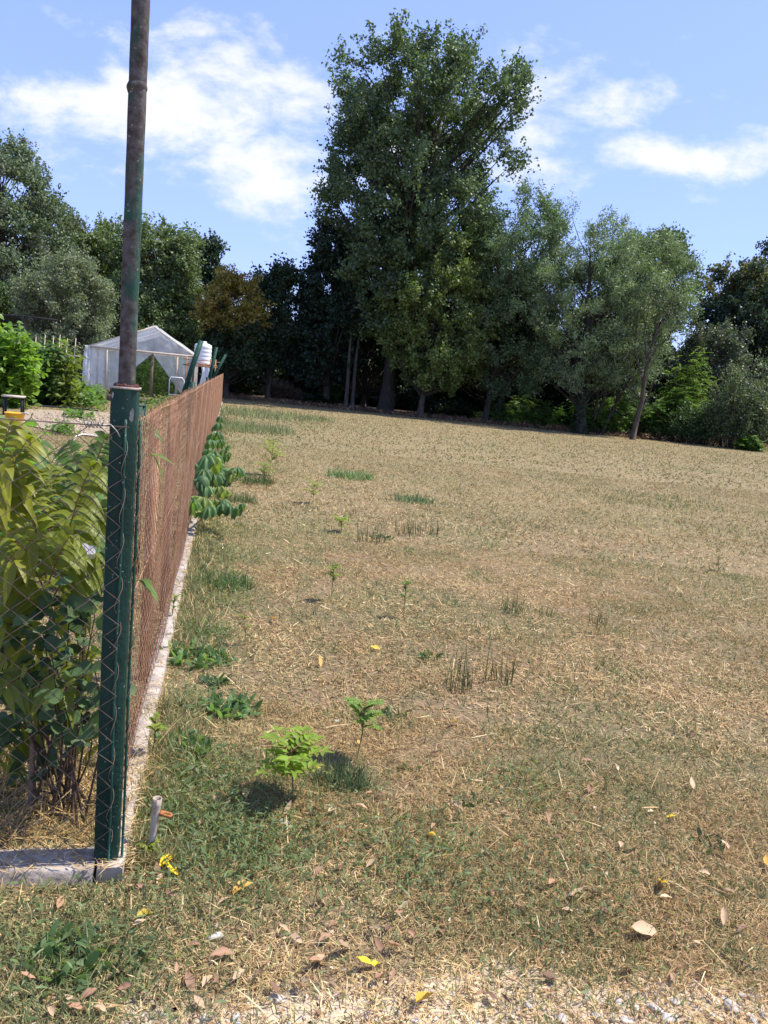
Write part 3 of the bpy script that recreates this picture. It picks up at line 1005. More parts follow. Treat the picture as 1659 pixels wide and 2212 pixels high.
def gp(a, b, z):
    return gA + gdir * a + gback * b + Z * z


gh = thing('greenhouse', 'homemade plastic greenhouse with a gable roof and an open curtain front', 'greenhouse', gp(GW_ / 2, 0, 0))
am = GW_ * .595
for (pa, pb) in ((gp(-.05, -.13, ze), gp(GW_, -.13, ze)), (gp(0, GL, ze), gp(GW_, GL, ze)), (gp(0, .03, ze - .01), gp(0, GL, ze - .01)), (gp(GW_, .03, ze - .01), gp(GW_, GL, ze - .01))):
    mb = MB(); mb.beam(pa, pb, .06, .08); mb.build('eave_beam', M['wood'], gh)
for (a_, w_, mt) in ((GW_ * .17, .07, 'wood'), (am, .10, 'dark_wood'), (GW_ * .84, .08, 'wood'), (GW_, .07, 'dark_wood')):
    mb = MB(); mb.beam(gp(a_, -.12 if a_ != am else .05, 0), gp(a_, -.12 if a_ != am else .05, ze - .045), w_, .05); mb.build('post', M[mt], gh)
for a_ in (0, GW_):
    for b_ in (2.3, 4.6, GL):
        mb = MB(); mb.beam(gp(a_, b_, 0), gp(a_, b_, ze - .05), .07, .07); mb.build('post', M['dark_wood'], gh)
for b_ in (0.0, 2.3, 4.6, GL):
    for a_ in (0, GW_):
        mb = MB(); mb.beam(gp(a_, b_, ze + .03), gp(am, b_, za - .01), .05, .05); mb.build('rafter', M['wood'], gh)
mb = MB(); mb.beam(gp(am, 0, za), gp(am, GL, za), .05, .05); mb.build('ridge_pole', M['wood'], gh)


def sheet(name, corner, nu, nv, amp, seed):
    """film patch, bilinear between four corners, slightly rumpled"""
    mb = MB()
    c = [np.asarray(q, float) for q in corner]
    nn = norm(np.cross(c[1] - c[0], c[3] - c[0]))
    P = []
    for u_ in np.linspace(0, 1, nu):
        for v_ in np.linspace(0, 1, nv):
            p = c[0] * (1 - u_) * (1 - v_) + c[1] * u_ * (1 - v_) + c[2] * u_ * v_ + c[3] * (1 - u_) * v_
            P.append(p + nn * amp * (float(vnoise(u_ * 6, v_ * 6, 1, seed)) - .5 + .5 * sin(u_ * 21 + seed) * .5))
    mb.add(P, [[i * nv + j, (i + 1) * nv + j, (i + 1) * nv + j + 1, i * nv + j + 1] for i in range(nu - 1) for j in range(nv - 1)])
    return mb.build(name, M['film'], gh, smooth=True)


sheet('roof_film', [gp(-.1, -.05, ze + .02), gp(-.1, GL + .1, ze + .02), gp(am, GL + .1, za + .045), gp(am, -.05, za + .045)], 14, 9, .13, 1)
sheet('roof_film', [gp(am, -.05, za + .047), gp(am, GL + .1, za + .047), gp(GW_ + .1, GL + .1, ze + .02), gp(GW_ + .1, -.05, ze + .02)], 14, 9, .13, 2)
sheet('gable_film', [gp(0, -.04, ze), gp(am, -.04, ze), gp(am, -.04, za - .02), gp(.02, -.04, ze + .02)], 12, 8, .10, 3)
sheet('gable_film', [gp(am, -.045, ze), gp(GW_, -.045, ze), gp(GW_ - .02, -.045, ze + .02), gp(am, -.045, za - .02)], 12, 8, .10, 4)
sheet('side_film', [gp(-.03, 0, .25), gp(-.03, GL, .25), gp(-.03, GL, ze), gp(-.03, 0, ze)], 12, 6, .05, 5)
sheet('side_film', [gp(GW_ + .03, 0, .25), gp(GW_ + .03, GL, .25), gp(GW_ + .03, GL, ze), gp(GW_ + .03, 0, ze)], 12, 6, .05, 6)
sheet('curtain', [gp(.0, -.06, .22), gp(GW_ * .13, -.10, .20), gp(am, -.07, ze - .04), gp(-.02, -.06, ze - .02)], 14, 10, .10, 7)
sheet('curtain', [gp(GW_ * .93, -.07, .30), gp(GW_, -.06, .25), gp(GW_, -.06, ze - .03), gp(am + .02, -.07, ze - .05)], 14, 10, .07, 8)
mb = MB()   # bunched roll of film at the left corner
for q in range(5):
    a0 = RNG.uniform(-.16, .02)
    zz = np.linspace(ze + .02, RNG.uniform(.35, .9), 9)
    mb.tube(np.stack([gp(a0 + .05 * sin(z_ * 3 + q), -.12 - .05 * cos(z_ * 4 + q), z_) for z_ in zz]), .05 + .03 * np.abs(np.sin(zz * 5 + q)), 7)
mb.build('bunched_film', M['film'], gh, smooth=True)
mb = MB(); mb.beam(gp(.0, .1, .12), gp(GW_, .1, .12), .05, .24); mb.build('base_board', M['dark_wood'], gh)
# crop inside
root = thing('tomato_plants', 'dense dark green tomato plants growing inside the greenhouse', 'tomato plants', gp(GW_ / 2, 2, 0))
lf = MB()
pts = np.array([gp(RNG.uniform(.5, GW_ - .3), RNG.uniform(.7, 6.2), RNG.uniform(.1, ze - .15)) for _ in range(330)])
leafmass(lf, pts, (.16, .2, .14), 14, .16, .07, (.065, .12, .032))
lf.build('leaves', M['leaf_soft'], root)

# water tank on a rusty stand
td = 30.5
tz0 = at(437, 786, td); tc_ = np.array([tz0[0], tz0[1], 0])
stand = thing('tank_stand', 'rusty iron stand holding the white water tank beside the greenhouse', 'stand', tc_)
mb = MB()
for q in range(5):
    mb.box(tc_ + [0, -.36 + q * .18, tz0[2] - .03], (1.0, .13, .03))
mb.build('platform', M['rust'], stand)
for dx, dy in ((-.5, -.42), (.42, -.42), (.42, .42), (-.5, .42)):
    mb = MB(); mb.beam(tc_ + [dx, dy, 0], tc_ + [dx, dy, tz0[2] + .22], .045, .045); mb.build('leg', M['rust'], stand)
for dy in (-.45, .45):
    mb = MB(); mb.beam(tc_ + [-.62, dy, tz0[2] - .09], tc_ + [.58, dy, tz0[2] - .09], .05, .06); mb.build('rail', M['rust'], stand)
    mb = MB(); mb.beam(tc_ + [-.62, dy * .97, tz0[2] + .12], tc_ + [.58, dy * .97, tz0[2] + .12], .025, .025); mb.build('rail', M['rust'], stand)
tank = thing('water_tank', 'small white ribbed plastic water tank on the rusty stand', 'water tank', tc_ + Z * tz0[2])
mb = MB()
R_, H_ = .33, .80
pr = [(0, .0), (R_ * .95, 0), (R_, .03)]
for q in range(4):
    z_ = .10 + q * .15
    pr += [(R_, z_), (R_ * .965, z_ + .02), (R_ * .965, z_ + .035), (R_, z_ + .055)]
pr += [(R_, H_ - .12), (R_ * .93, H_ - .05), (R_ * .5, H_), (R_ * .42, H_ + .005), (0, H_ + .005)]
mb.lathe(pr, tc_ + Z * (tz0[2] - .012), 28); mb.build('body', M['plastic_white'], tank, smooth=True)
mb = MB(); mb.lathe([(R_ * .40, 0), (R_ * .40, .05), (R_ * .36, .07), (0, .075)], tc_ + Z * (tz0[2] + H_ - .008), 22); mb.build('lid', M['plastic_white'], tank, smooth=True)
mb = MB()
f0 = tc_ + [-.9, -1.2, 0]
mb.tube([f0, f0 + [0, 0, 1.05], f0 + [.05, .02, 1.15], f0 + [.45, .1, 1.15], f0 + [.52, .12, 1.05], f0 + [.52, .12, 0]], .02, 8)
mb.tube([f0 + [0, 0, .5], f0 + [.52, .12, .5]], .016, 6)
tag(mb.build('metal_frame', M['plastic_white'], origin=f0, smooth=True), 'white tubular metal frame leaning below the water tank', 'frame')
mb = MB()
P = [tc_ + [.1 + .3 * u_ + .04 * sin(v_ * 7), -.5 - .06 * sin(u_ * 9 + v_ * 3), tz0[2] - .12 - 1.15 * v_] for u_ in np.linspace(0, 1, 8) for v_ in np.linspace(0, 1, 10)]
mb.add(P, [[i * 10 + j, (i + 1) * 10 + j, (i + 1) * 10 + j + 1, i * 10 + j + 1] for i in range(7) for j in range(9)])
tag(mb.build('cloth', M['plastic_white'], origin=tc_ + [0, -.5, 1], smooth=True), 'cream cloth hanging from the tank stand', 'cloth')
mb = MB(); p = fp(3.6, -.35); mb.beam(p, p + Z * 1.28, .09, .09); mb.box(p + Z * 1.285, (.1, .1, .012), rot=-FAZ)
tag(mb.build('garden_post', M['green_paint'], origin=p), 'short thick green post behind the side fence near the greenhouse', 'post')

# ------------------------------------------------------------------ trees
def tree(name, label, cat, px, py, d, prof, leaf, col, n_cl=110, cr=.85, n_tw=9, n_lf=34, L=.13, Wd=.10, trunk_r=.2, basex=None, stems=1, up=.5, out=.7,
         vary=.3, col2=None, f2=0.0, top2=False, lobes=.28, inner=.12, bark=(1, 1, 1), ivy=False, group=None, limb_r=.035, seed=0, twigs=False, hang=0.0, first=.12, depth=1.0, skip=1):
    c0 = at(px, py, d)
    z = np.array([max(.3, at(px, q, d)[2]) for q, _ in prof])
    r = np.array([w * d / FPX for _, w in prof])
    o_ = np.argsort(z); z, r = z[o_], r[o_]
    bx = c0[0] if basex is None else basex
    base = np.array([bx, d, 0.0])
    z[-1] -= cr * (.4 + .8 * up)
    z[-2] = min(z[-2], z[-1] - .1)
    top = np.array([c0[0], d, z[-1] * .88])
    root = thing(name, label, cat, base, group)
    # clump centres
    zz = np.linspace(z[0], z[-1], 200)
    rr = np.interp(zz, z, r)
    w = rr ** 1.25 + .02
    zc = RNG.choice(zz, n_cl, p=w / w.sum())
    rc = np.interp(zc, z, r)
    ang = RNG.random(n_cl) * 2 * pi
    lobe = 1 + lobes * 2 * (vnoise(ang * 1.6 + seed, zc / max(1.0, r.max() * .55), 1.0, seed) - .5)
    rad = np.maximum(0, rc * lobe - cr * .45) * RNG.uniform(inner, 1, n_cl) ** .5
    ctr = np.stack([c0[0] + rad * np.cos(ang), d + rad * np.sin(ang) * depth, zc], -1)
    outd = norm(np.stack([np.cos(ang), np.sin(ang), 0 * ang], -1) * (rad / (rc + .1))[:, None] + np.array([0, 0, .01]))
    # trunk and limbs
    mb = MB()
    trunks = []
    for s in range(stems):
        off = np.array([RNG.normal() * .5, RNG.normal() * .35, 0]) * (stems > 1)
        tp = top + np.array([RNG.normal() * r.max() * .35, RNG.normal() * r.max() * .35, -.1 * z[-1]]) * (stems > 1)
        t = np.linspace(0, 1, 12)
        bend = np.stack([.22 * np.sin(t * 5 + s + seed) * t, .2 * np.sin(t * 4 + 2 * s + seed) * t, 0 * t], -1) * (z[-1] * .06)
        p = (base + off * .35) * (1 - t[:, None]) + (tp + off) * t[:, None] + bend
        p[0, 2] = -.1
        tr_ = trunk_r / (1 + .45 * (stems - 1))
        rad_t = tr_ * (1 - t) ** .8 + .012
        rad_t[0] *= 1.35
        mb.tube(p, rad_t, 9, bark)
        trunks.append((p, rad_t))
    for q in range(0, n_cl, skip):
        p, rt = trunks[q % stems]
        hd = np.hypot(ctr[q, 0] - c0[0], ctr[q, 1] - d)
        za_ = np.clip(zc[q] - hd * RNG.uniform(.6, 1.15) - cr, first * z[-1], .95 * p[-1, 2])
        k = np.interp(za_, p[:, 2], np.arange(len(p)))
        a0 = np.array([np.interp(k, np.arange(len(p)), p[:, m]) for m in range(3)])
        r0 = min(np.interp(k, np.arange(len(p)), rt) * .6, limb_r * (.5 + hd * .35))
        m_ = a0 * .5 + ctr[q] * .5 + np.array([RNG.normal() * .12, RNG.normal() * .12, -.10 * hd])
        m0 = a0 * .75 + m_ * .25 + RNG.normal(size=3) * .06
        mb.tube([a0, m0, m_, ctr[q] * .7 + m_ * .3 + RNG.normal(size=3) * .08, ctr[q]], [r0, r0 * .85, r0 * .62, r0 * .42, .009], 5, bark, cap=False)
    # crown
    nt = n_cl * n_tw
    ci = np.repeat(np.arange(n_cl), n_tw)
    tst = ctr[ci] + rnd(nt) * cr * RNG.uniform(0, .55, (nt, 1))
    td_ = norm(outd[ci] * out + np.array([0, 0, up]) + rnd(nt) * .8)
    tl = cr * RNG.uniform(.55, 1.35, nt)
    if twigs:
        for q in range(0, nt, 2):
            mb.tube([tst[q], tst[q] + td_[q] * tl[q] * .6, tst[q] + td_[q] * tl[q]], [.011, .008, .005], 3, bark, cap=False)
    mb.build('trunk', M['bark'], root, smooth=True)
    n = nt * n_lf
    ti = np.repeat(np.arange(nt), n_lf)
    tt_ = RNG.random(n)
    pos = tst[ti] + td_[ti] * (tl[ti] * tt_)[:, None] + RNG.normal(size=(n, 3)) * (.05 + .10 * cr * (1 - .6 * tt_))[:, None]
    pos[:, 2] -= hang * tt_ ** 2 * tl[ti]
    pos[:, 2] = np.maximum(pos[:, 2], .08)
    ld = norm(td_[ti] * .5 + rnd(n) * .9 + np.array([0, 0, -.25]))
    nr = norm(rnd(n) + np.array([0.35, -.25, .40]))
    cc = np.asarray(col) * RNG.uniform(1 - vary, 1 + vary, (n, 1)) * RNG.uniform(.82, 1.2, (n_cl, 1))[ci][ti]
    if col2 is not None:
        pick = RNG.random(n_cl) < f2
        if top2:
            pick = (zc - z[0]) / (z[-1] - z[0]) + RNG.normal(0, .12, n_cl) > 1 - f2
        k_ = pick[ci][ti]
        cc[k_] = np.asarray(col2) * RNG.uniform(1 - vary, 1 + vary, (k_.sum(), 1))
    lm = MB()
    rhomb(lm, pos, ld, nr, L * RNG.uniform(.65, 1.3, n), Wd * RNG.uniform(.65, 1.3, n), cc)
    if ivy:
        p, rt = trunks[0]
        m2 = 1500
        k = RNG.random(m2) * 6
        a0 = np.stack([np.interp(k, np.arange(len(p)), p[:, m]) for m in range(3)], -1)
        q_ = rnd(m2)
        a0 = a0 + q_ * (np.interp(k, np.arange(len(p)), rt)[:, None] + .08)
        a0[:, 2] = np.maximum(a0[:, 2], .05)
        lm2 = MB()
        rhomb(lm2, a0, norm(rnd(m2) + [0, 0, -1]), q_, .16, .14, np.array([.025, .05, .02]) * RNG.uniform(.6, 1.4, (m2, 1)))
        lm2.build('ivy', M['leaf'], root)
    lm.build('crown', leaf, root)
    return root


DK = (.036, .066, .030)
LF = M['leaf']
pb_ = ground(832, 892)
tree('poplar_tree', 'tallest tree, a broad poplar towering over the middle of the wood', 'tree', 912, 300, 46.0,
     [(84, 48), (102, 86), (120, 118), (138, 146), (160, 172), (200, 198), (240, 205), (285, 205), (330, 195), (400, 192), (450, 190), (510, 182), (580, 165), (650, 140), (730, 100)], LF, (.10, .15, .068),
     n_cl=480, cr=1.0, n_tw=10, n_lf=27, L=.17, Wd=.14, trunk_r=.42, basex=pb_[0], up=.75, lobes=.17, inner=.03, limb_r=.05, seed=3, vary=.35, bark=(.55, .55, .55), skip=2, first=.22)
tree('poplar_tree', 'shorter olive green poplar, lit in front of the tallest tree', 'tree', 955, 650, 44.2,
     [(470, 30), (520, 70), (580, 98), (650, 118), (720, 124), (780, 112), (835, 70)], LF, (.135, .185, .05), n_cl=200, cr=.8, n_tw=9, n_lf=28, L=.15, Wd=.12, trunk_r=.16, seed=5, up=.3, basex=ground(905, 900)[0])
tree('dark_tree', 'dark dense tree hugging the left side of the tallest poplar', 'tree', 722, 640, 47.5,
     [(466, 18), (500, 46), (560, 66), (640, 76), (740, 84), (820, 62)], LF, (.026, .048, .026), n_cl=150, cr=.9, n_lf=28, L=.19, Wd=.15, trunk_r=.2, seed=8)
tree('dark_tree', 'dark bushy tree between the golden tree and the tall poplar', 'tree', 590, 690, 47.0,
     [(552, 12), (590, 42), (640, 58), (720, 66), (800, 58)], LF, (.038, .066, .032), n_cl=95, cr=.8, n_lf=28, L=.18, Wd=.13, trunk_r=.15, seed=11, up=.8)
tree('golden_tree', 'tree with golden brown leaves on top and shade coloured into its lower leaves, right of the water tank', 'tree', 497, 690, 44.5,
     [(578, 15), (610, 44), (660, 62), (740, 72), (815, 62)], LF, (.040, .066, .026), n_cl=110, cr=.75, n_lf=28, L=.16, Wd=.12, trunk_r=.16, seed=13, col2=(.27, .215, .045), f2=.42, top2=True)  # dark lower clumps: shade put into the leaf colour below the gold
tree('slim_tree', 'slim upright dark green tree rising behind the greenhouse', 'tree', 446, 600, 52.0,
     [(500, 8), (525, 24), (570, 36), (640, 42), (720, 44), (790, 40)], LF, (.036, .068, .036), n_cl=90, cr=.8, n_lf=28, L=.18, Wd=.14, trunk_r=.15, seed=17, up=.9)
tree('broad_tree', 'broad rounded green tree behind the greenhouse and the tall pole', 'tree', 335, 620, 46.0,
     [(472, 35), (498, 70), (550, 92), (620, 104), (700, 104), (780, 84)], LF, (.145, .20, .078), n_cl=230, cr=.85, n_tw=9, n_lf=28, L=.17, Wd=.12, trunk_r=.22, seed=19)
tree('broad_tree', 'pale green tree seen between the silvery bush and the tall pole', 'tree', 190, 570, 49.0,
     [(458, 35), (485, 58), (540, 78), (620, 86), (720, 76)], LF, (.165, .22, .082), n_cl=150, cr=.85, n_lf=28, L=.18, Wd=.12, trunk_r=.2, seed=23)
tree('silver_bush', 'silvery olive green round bush tree behind the climbing beans', 'tree', 150, 650, 36.0,
     [(542, 30), (575, 66), (630, 96), (700, 104), (760, 90), (800, 60)], LF, (.185, .22, .125), n_cl=170, cr=.6, n_tw=9, n_lf=32, L=.12, Wd=.06, trunk_r=.1, stems=3, seed=29, up=.8)
tree('large_tree', 'large grey green tree cut off by the left edge of the photo', 'tree', 5, 490, 43.0,
     [(285, 14), (320, 42), (370, 88), (400, 122), (450, 134), (540, 142), (640, 140), (720, 110), (780, 70)], LF, (.14, .19, .105), n_cl=320, cr=.9, n_tw=9, n_lf=28, L=.16, Wd=.11, trunk_r=.35, seed=31, col2=(.11, .13, .085), f2=.25)
tree('hedge_tree', 'low dark green tree under the large tree at the left edge', 'tree', -5, 660, 38.0,
     [(600, 40), (640, 70), (700, 84), (760, 70)], LF, (.08, .125, .042), n_cl=110, cr=.7, n_lf=28, L=.15, Wd=.11, trunk_r=.1, seed=33)
tree('locust_tree', 'grey green feathery tree leaning against the right side of the tall poplar', 'tree', 1130, 560, 45.0,
     [(395, 25), (430, 58), (490, 96), (570, 116), (660, 116), (740, 104), (800, 84), (850, 50)], LF, (.135, .20, .10), n_cl=240, cr=.8, n_tw=9, n_lf=28, L=.19, Wd=.06, trunk_r=.17, basex=ground(1048, 915)[0], seed=37, lobes=.35, skip=2, bark=(.6, .6, .6))
tree('ivy_tree', 'dark ivy covered tree trunk second from the big trunk, at the wood edge', 'tree', 1110, 700, 45.3,
     [(600, 40), (660, 70), (720, 70), (770, 40)], LF, (.045, .075, .030), n_cl=60, cr=.75, n_lf=28, L=.16, Wd=.11, trunk_r=.18, basex=ground(1078, 918)[0], seed=41, ivy=True)
tree('willow_tree', 'silvery loose willow with see-through top right of the tall poplar', 'tree', 1270, 600, 43.0,
     [(436, 36), (470, 68), (520, 96), (590, 128), (660, 140), (730, 130), (800, 100), (850, 60)], LF, (.18, .245, .125), n_cl=200, cr=.75, n_tw=8, n_lf=24, L=.19, Wd=.05, trunk_r=.30, basex=ground(1207, 925)[0], seed=43, lobes=.4, skip=2, bark=(.6, .6, .6), ivy=True, up=.7)
tree('willow_tree', 'dense silver grey willow crown in front of the round dark tree', 'tree', 1370, 650, 44.3,
     [(490, 50), (530, 84), (600, 112), (670, 118), (740, 104), (800, 80), (850, 50)], LF, (.175, .24, .12), n_cl=200, cr=.75, n_tw=9, n_lf=28, L=.18, Wd=.05, trunk_r=.16, stems=3, basex=ground(1268, 935)[0], seed=47, lobes=.35, skip=2, bark=(.6, .6, .6))
tree('round_tree', 'round dark green tree top behind the silver willows', 'tree', 1398, 620, 51.0,
     [(486, 26), (515, 58), (560, 84), (620, 98), (690, 80), (760, 60)], LF, (.09, .14, .056), n_cl=170, cr=.85, n_lf=28, L=.18, Wd=.13, trunk_r=.2, seed=53)
tree('far_tree', 'large dark tree at the right edge, set back, with backlight coloured yellow into its top edges', 'tree', 1640, 680, 58.0,
     [(558, 40), (590, 80), (640, 122), (700, 138), (780, 120)], LF, (.040, .066, .034), n_cl=190, cr=1.1, n_lf=28, L=.22, Wd=.16, trunk_r=.3, seed=59, col2=(.15, .15, .05), f2=.16, top2=True)  # yellow upper clumps: light from behind, put into the leaf colour
tree('far_tree', 'tree top just entering at the right edge above the dark tree', 'tree', 1700, 600, 62.0,
     [(505, 25), (540, 52), (600, 70), (680, 80)], LF, (.036, .060, .034), n_cl=80, cr=1.1, n_lf=28, L=.22, Wd=.16, trunk_r=.3, seed=61)
tree('far_tree', 'grey green tree filling the gap below the dark tree on the right', 'tree', 1545, 745, 52.0,
     [(690, 30), (720, 62), (770, 80), (830, 80)], LF, (.095, .120, .075), n_cl=70, cr=.8, n_lf=28, L=.17, Wd=.10, trunk_r=.12, seed=67)
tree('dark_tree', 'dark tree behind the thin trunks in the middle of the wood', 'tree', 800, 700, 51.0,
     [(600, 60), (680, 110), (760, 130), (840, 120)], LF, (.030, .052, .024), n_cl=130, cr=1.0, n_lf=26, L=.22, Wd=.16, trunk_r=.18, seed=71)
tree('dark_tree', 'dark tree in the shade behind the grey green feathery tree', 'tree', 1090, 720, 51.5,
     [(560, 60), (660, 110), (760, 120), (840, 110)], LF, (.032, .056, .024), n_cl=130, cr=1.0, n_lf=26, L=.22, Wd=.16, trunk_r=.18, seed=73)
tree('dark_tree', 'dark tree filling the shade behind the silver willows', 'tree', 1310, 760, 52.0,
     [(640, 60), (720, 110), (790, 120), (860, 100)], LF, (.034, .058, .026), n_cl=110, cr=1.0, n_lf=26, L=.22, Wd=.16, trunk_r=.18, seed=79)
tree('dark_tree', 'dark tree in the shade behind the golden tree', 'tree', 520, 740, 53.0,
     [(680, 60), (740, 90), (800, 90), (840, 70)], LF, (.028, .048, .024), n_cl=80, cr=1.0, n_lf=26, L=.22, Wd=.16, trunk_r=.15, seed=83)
for k, (bx_, lab) in enumerate(((742, 'left of two thin bare trunks beside the big poplar trunk'), (758, 'right of two thin bare trunks beside the big poplar trunk'))):
    g0 = ground(bx_, 886)
    tree('slender_tree', lab, 'tree', bx_ + 26, 640, 45.6 + .3 * k, [(600, 18), (660, 26), (730, 20)], LF, (.030, .052, .026), n_cl=16, cr=.6, n_lf=24, L=.17, Wd=.13, trunk_r=.13, basex=g0[0], seed=90 + k, first=.5)

# slanting half bare tree at the right
g0 = ground(1368, 950)
bt = thing('bare_tree', 'slanting pale half bare trunk with thin upright branches on the right', 'tree', g0)
mb = MB()
pts = [at(px, py, g0[1]) for px, py in ((1364, 956), (1376, 905), (1386, 868), (1392, 820), (1398, 780), (1412, 735), (1424, 690), (1436, 650))]
mb.tube(pts, [.17, .14, .12, .10, .075, .055, .035, .015], 9, (1.0, .92, .85))
for ch in (((1390, 830), (1372, 760), (1376, 700), (1382, 640)), ((1398, 780), (1392, 720), (1402, 660), (1408, 620)), ((1412, 735), (1440, 690), (1452, 640)), ((1386, 868), (1372, 850), (1362, 800), (1350, 760)),
           ((1397, 790), (1420, 750), (1446, 730), (1452, 690)), ((1380, 890), (1400, 860), (1420, 800))):
    mb.tube([at(*q, g0[1] + .1 * k) for k, q in enumerate(ch)], np.linspace(.055, .012, len(ch)), 6, (1.0, .92, .85), cap=False)
mb.build('trunk', M['bark'], bt, smooth=True)
lm = MB()
n = 1500
q = RNG.integers(0, 6, n)
cx = np.array([(1380, 640), (1405, 630), (1450, 650), (1352, 765), (1450, 700), (1415, 780)])[q]
pos = np.array([at(cx[k, 0] + RNG.normal() * 22, cx[k, 1] + RNG.normal() * 26, g0[1] + RNG.normal() * .5) for k in range(n)])
rhomb(lm, pos, rnd(n) - [0, 0, .4], rnd(n) + [0.3, 0, .6], .16, .05, np.array([.13, .15, .10]) * RNG.uniform(.7, 1.3, (n, 1)))
lm.build('crown', LF, bt)


# understory bushes with feathery leaves
def bush(name, label, px, tpy, d, wpx, col, n_st=26, leaf_l=.55, vary=.3, simple=False):
    b = at(px, 850, d) * [1, 1, 0]
    h = at(px, tpy, d)[2]
    w = wpx * d / FPX
    root = thing(name, label, 'bush', b)
    mb, lm = MB(), MB()
    for s in range(n_st):
        r_ = w * RNG.random() ** .6
        a_ = RNG.random() * 2 * pi
        p1 = b + np.array([r_ * cos(a_), r_ * sin(a_) * .7, h * RNG.uniform(.45, 1.0) * (1 - .45 * (r_ / w) ** 2)])
        p0 = b + np.array([r_ * .5 * cos(a_), r_ * .4 * sin(a_), 0])
        mb.tube([p0, (p0 + p1) / 2 + RNG.normal(size=3) * .06, p1], [.022, .016, .008], 5, (.9, .8, .7), cap=False)
        nl = 15
        aa = RNG.random(nl) * 2 * pi
        ee = RNG.uniform(-.35, 1.0, nl)
        dd = np.stack([np.cos(aa) * np.cos(ee), np.sin(aa) * np.cos(ee), np.sin(ee)], -1)
        tt_ = RNG.uniform(.35, 1.0, nl)
        ps = p0 + (p1 - p0) * tt_[:, None]
        ll = leaf_l * RNG.uniform(.6, 1.2, nl)
        m2 = 13
        u_ = np.tile(np.linspace(.15, 1, m2), nl)
        di = np.repeat(dd, m2, 0); li = np.repeat(ll, m2)
        p = np.repeat(ps, m2, 0) + di * (li * u_)[:, None] - np.array([0, 0, 1.0]) * (li * .45 * u_ ** 2)[:, None]
        sgn = np.where(np.arange(len(p)) % 2 == 0, 1, -1)
        sd__ = norm(np.cross(di, [0, 0, 1.0])) * sgn[:, None]
        if simple:
            p += RNG.normal(size=p.shape) * .10
            sd__ = rnd(len(p))
        rhomb(lm, p + sd__ * .07, norm(sd__ + di * .35 - np.array([0, 0, .3])), np.array([0, 0, 1.0]) + .35 * RNG.normal(size=p.shape), .17 * RNG.uniform(.7, 1.2, len(p)), .062,
              np.asarray(col) * RNG.uniform(1 - vary, 1 + vary, (len(p), 1)))
    mb.build('stems', M['bark'], root)
    lm.build('leaves', M['leaf_soft'] if not simple else LF, root)
    return root


BG = (.13, .24, .06)
bush('sumac_bush', 'tall bright green sumac bush with fronds, right of the slanting bare trunk', 1492, 728, 46.0, 62, (.15, .245, .05), 60, .8)
bush('sumac_bush', 'lower bright green sumac bush in front of the tall sumac', 1470, 800, 44.6, 40, (.12, .215, .05), 34, .65)
bush('willow_bush', 'large olive green willow bush at the right edge', 1612, 748, 42.5, 82, (.125, .165, .08), 90, .6, simple=True)
bush('willow_bush', 'grey green bush reaching in from the right edge behind the willow bush', 1668, 715, 46.0, 60, (.13, .165, .10), 50, .6, simple=True)
bush('dark_bush', 'dark green bush at the wood edge below the sumacs', 1505, 860, 43.6, 52, (.08, .14, .05), 40, .45, simple=True)
bush('green_bush', 'bright low green bush at the far right foot of the willow bush', 1640, 935, 41.0, 30, (.10, .19, .04), 26, .4)
bush('sapling_bush', 'bright green sapling left of the slanting bare trunk', 1310, 850, 46.2, 40, BG, 24, .6)
bush('sapling_bush', 'bright green sapling growing at the foot of the slanting bare trunk', 1405, 872, 44.5, 34, (.08, .15, .04), 22, .5)
bush('sapling_bush', 'bright green sapling right of the ivy covered trunks', 1240, 858, 46.8, 42, BG, 28, .6)
bush('sapling_bush', 'pale leafy sapling seen between the dark trunks right of the big poplar', 1120, 842, 47.2, 42, (.10, .17, .07), 24, .6)
bush('sapling_bush', 'small sunlit sapling left of the two thin trunks', 722, 800, 48.0, 18, (.13, .22, .06), 10, .5)
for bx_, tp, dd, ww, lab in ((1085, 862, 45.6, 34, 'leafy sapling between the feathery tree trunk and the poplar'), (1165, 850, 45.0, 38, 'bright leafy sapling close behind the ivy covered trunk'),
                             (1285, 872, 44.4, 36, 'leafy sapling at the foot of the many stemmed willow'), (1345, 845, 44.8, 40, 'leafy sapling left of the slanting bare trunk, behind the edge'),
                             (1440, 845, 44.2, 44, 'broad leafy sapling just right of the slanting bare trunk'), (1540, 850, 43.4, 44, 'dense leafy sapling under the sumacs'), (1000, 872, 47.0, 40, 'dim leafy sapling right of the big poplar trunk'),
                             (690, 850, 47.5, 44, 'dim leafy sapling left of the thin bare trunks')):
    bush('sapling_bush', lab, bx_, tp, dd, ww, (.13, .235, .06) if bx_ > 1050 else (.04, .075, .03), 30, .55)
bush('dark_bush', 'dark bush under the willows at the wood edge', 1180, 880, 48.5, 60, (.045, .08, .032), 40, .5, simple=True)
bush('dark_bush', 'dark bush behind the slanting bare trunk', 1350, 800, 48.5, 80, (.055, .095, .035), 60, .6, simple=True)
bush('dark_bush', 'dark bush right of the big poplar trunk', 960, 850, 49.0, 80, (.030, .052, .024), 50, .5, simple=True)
bush('dry_bush', 'brown dry brushwood heap at the wood edge right of the fence end', 610, 815, 48.5, 50, (.17, .115, .075), 40, .5, simple=True)

# deep wood behind
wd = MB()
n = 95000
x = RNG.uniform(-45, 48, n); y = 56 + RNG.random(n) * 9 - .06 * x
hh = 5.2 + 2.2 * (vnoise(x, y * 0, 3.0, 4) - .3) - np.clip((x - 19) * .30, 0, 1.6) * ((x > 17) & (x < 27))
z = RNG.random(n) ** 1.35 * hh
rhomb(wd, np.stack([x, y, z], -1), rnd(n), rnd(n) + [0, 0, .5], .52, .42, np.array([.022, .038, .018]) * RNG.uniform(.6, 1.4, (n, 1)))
tag(wd.build('woodland', LF), 'dark depth of the wood behind the trees', 'wood', kind='stuff')

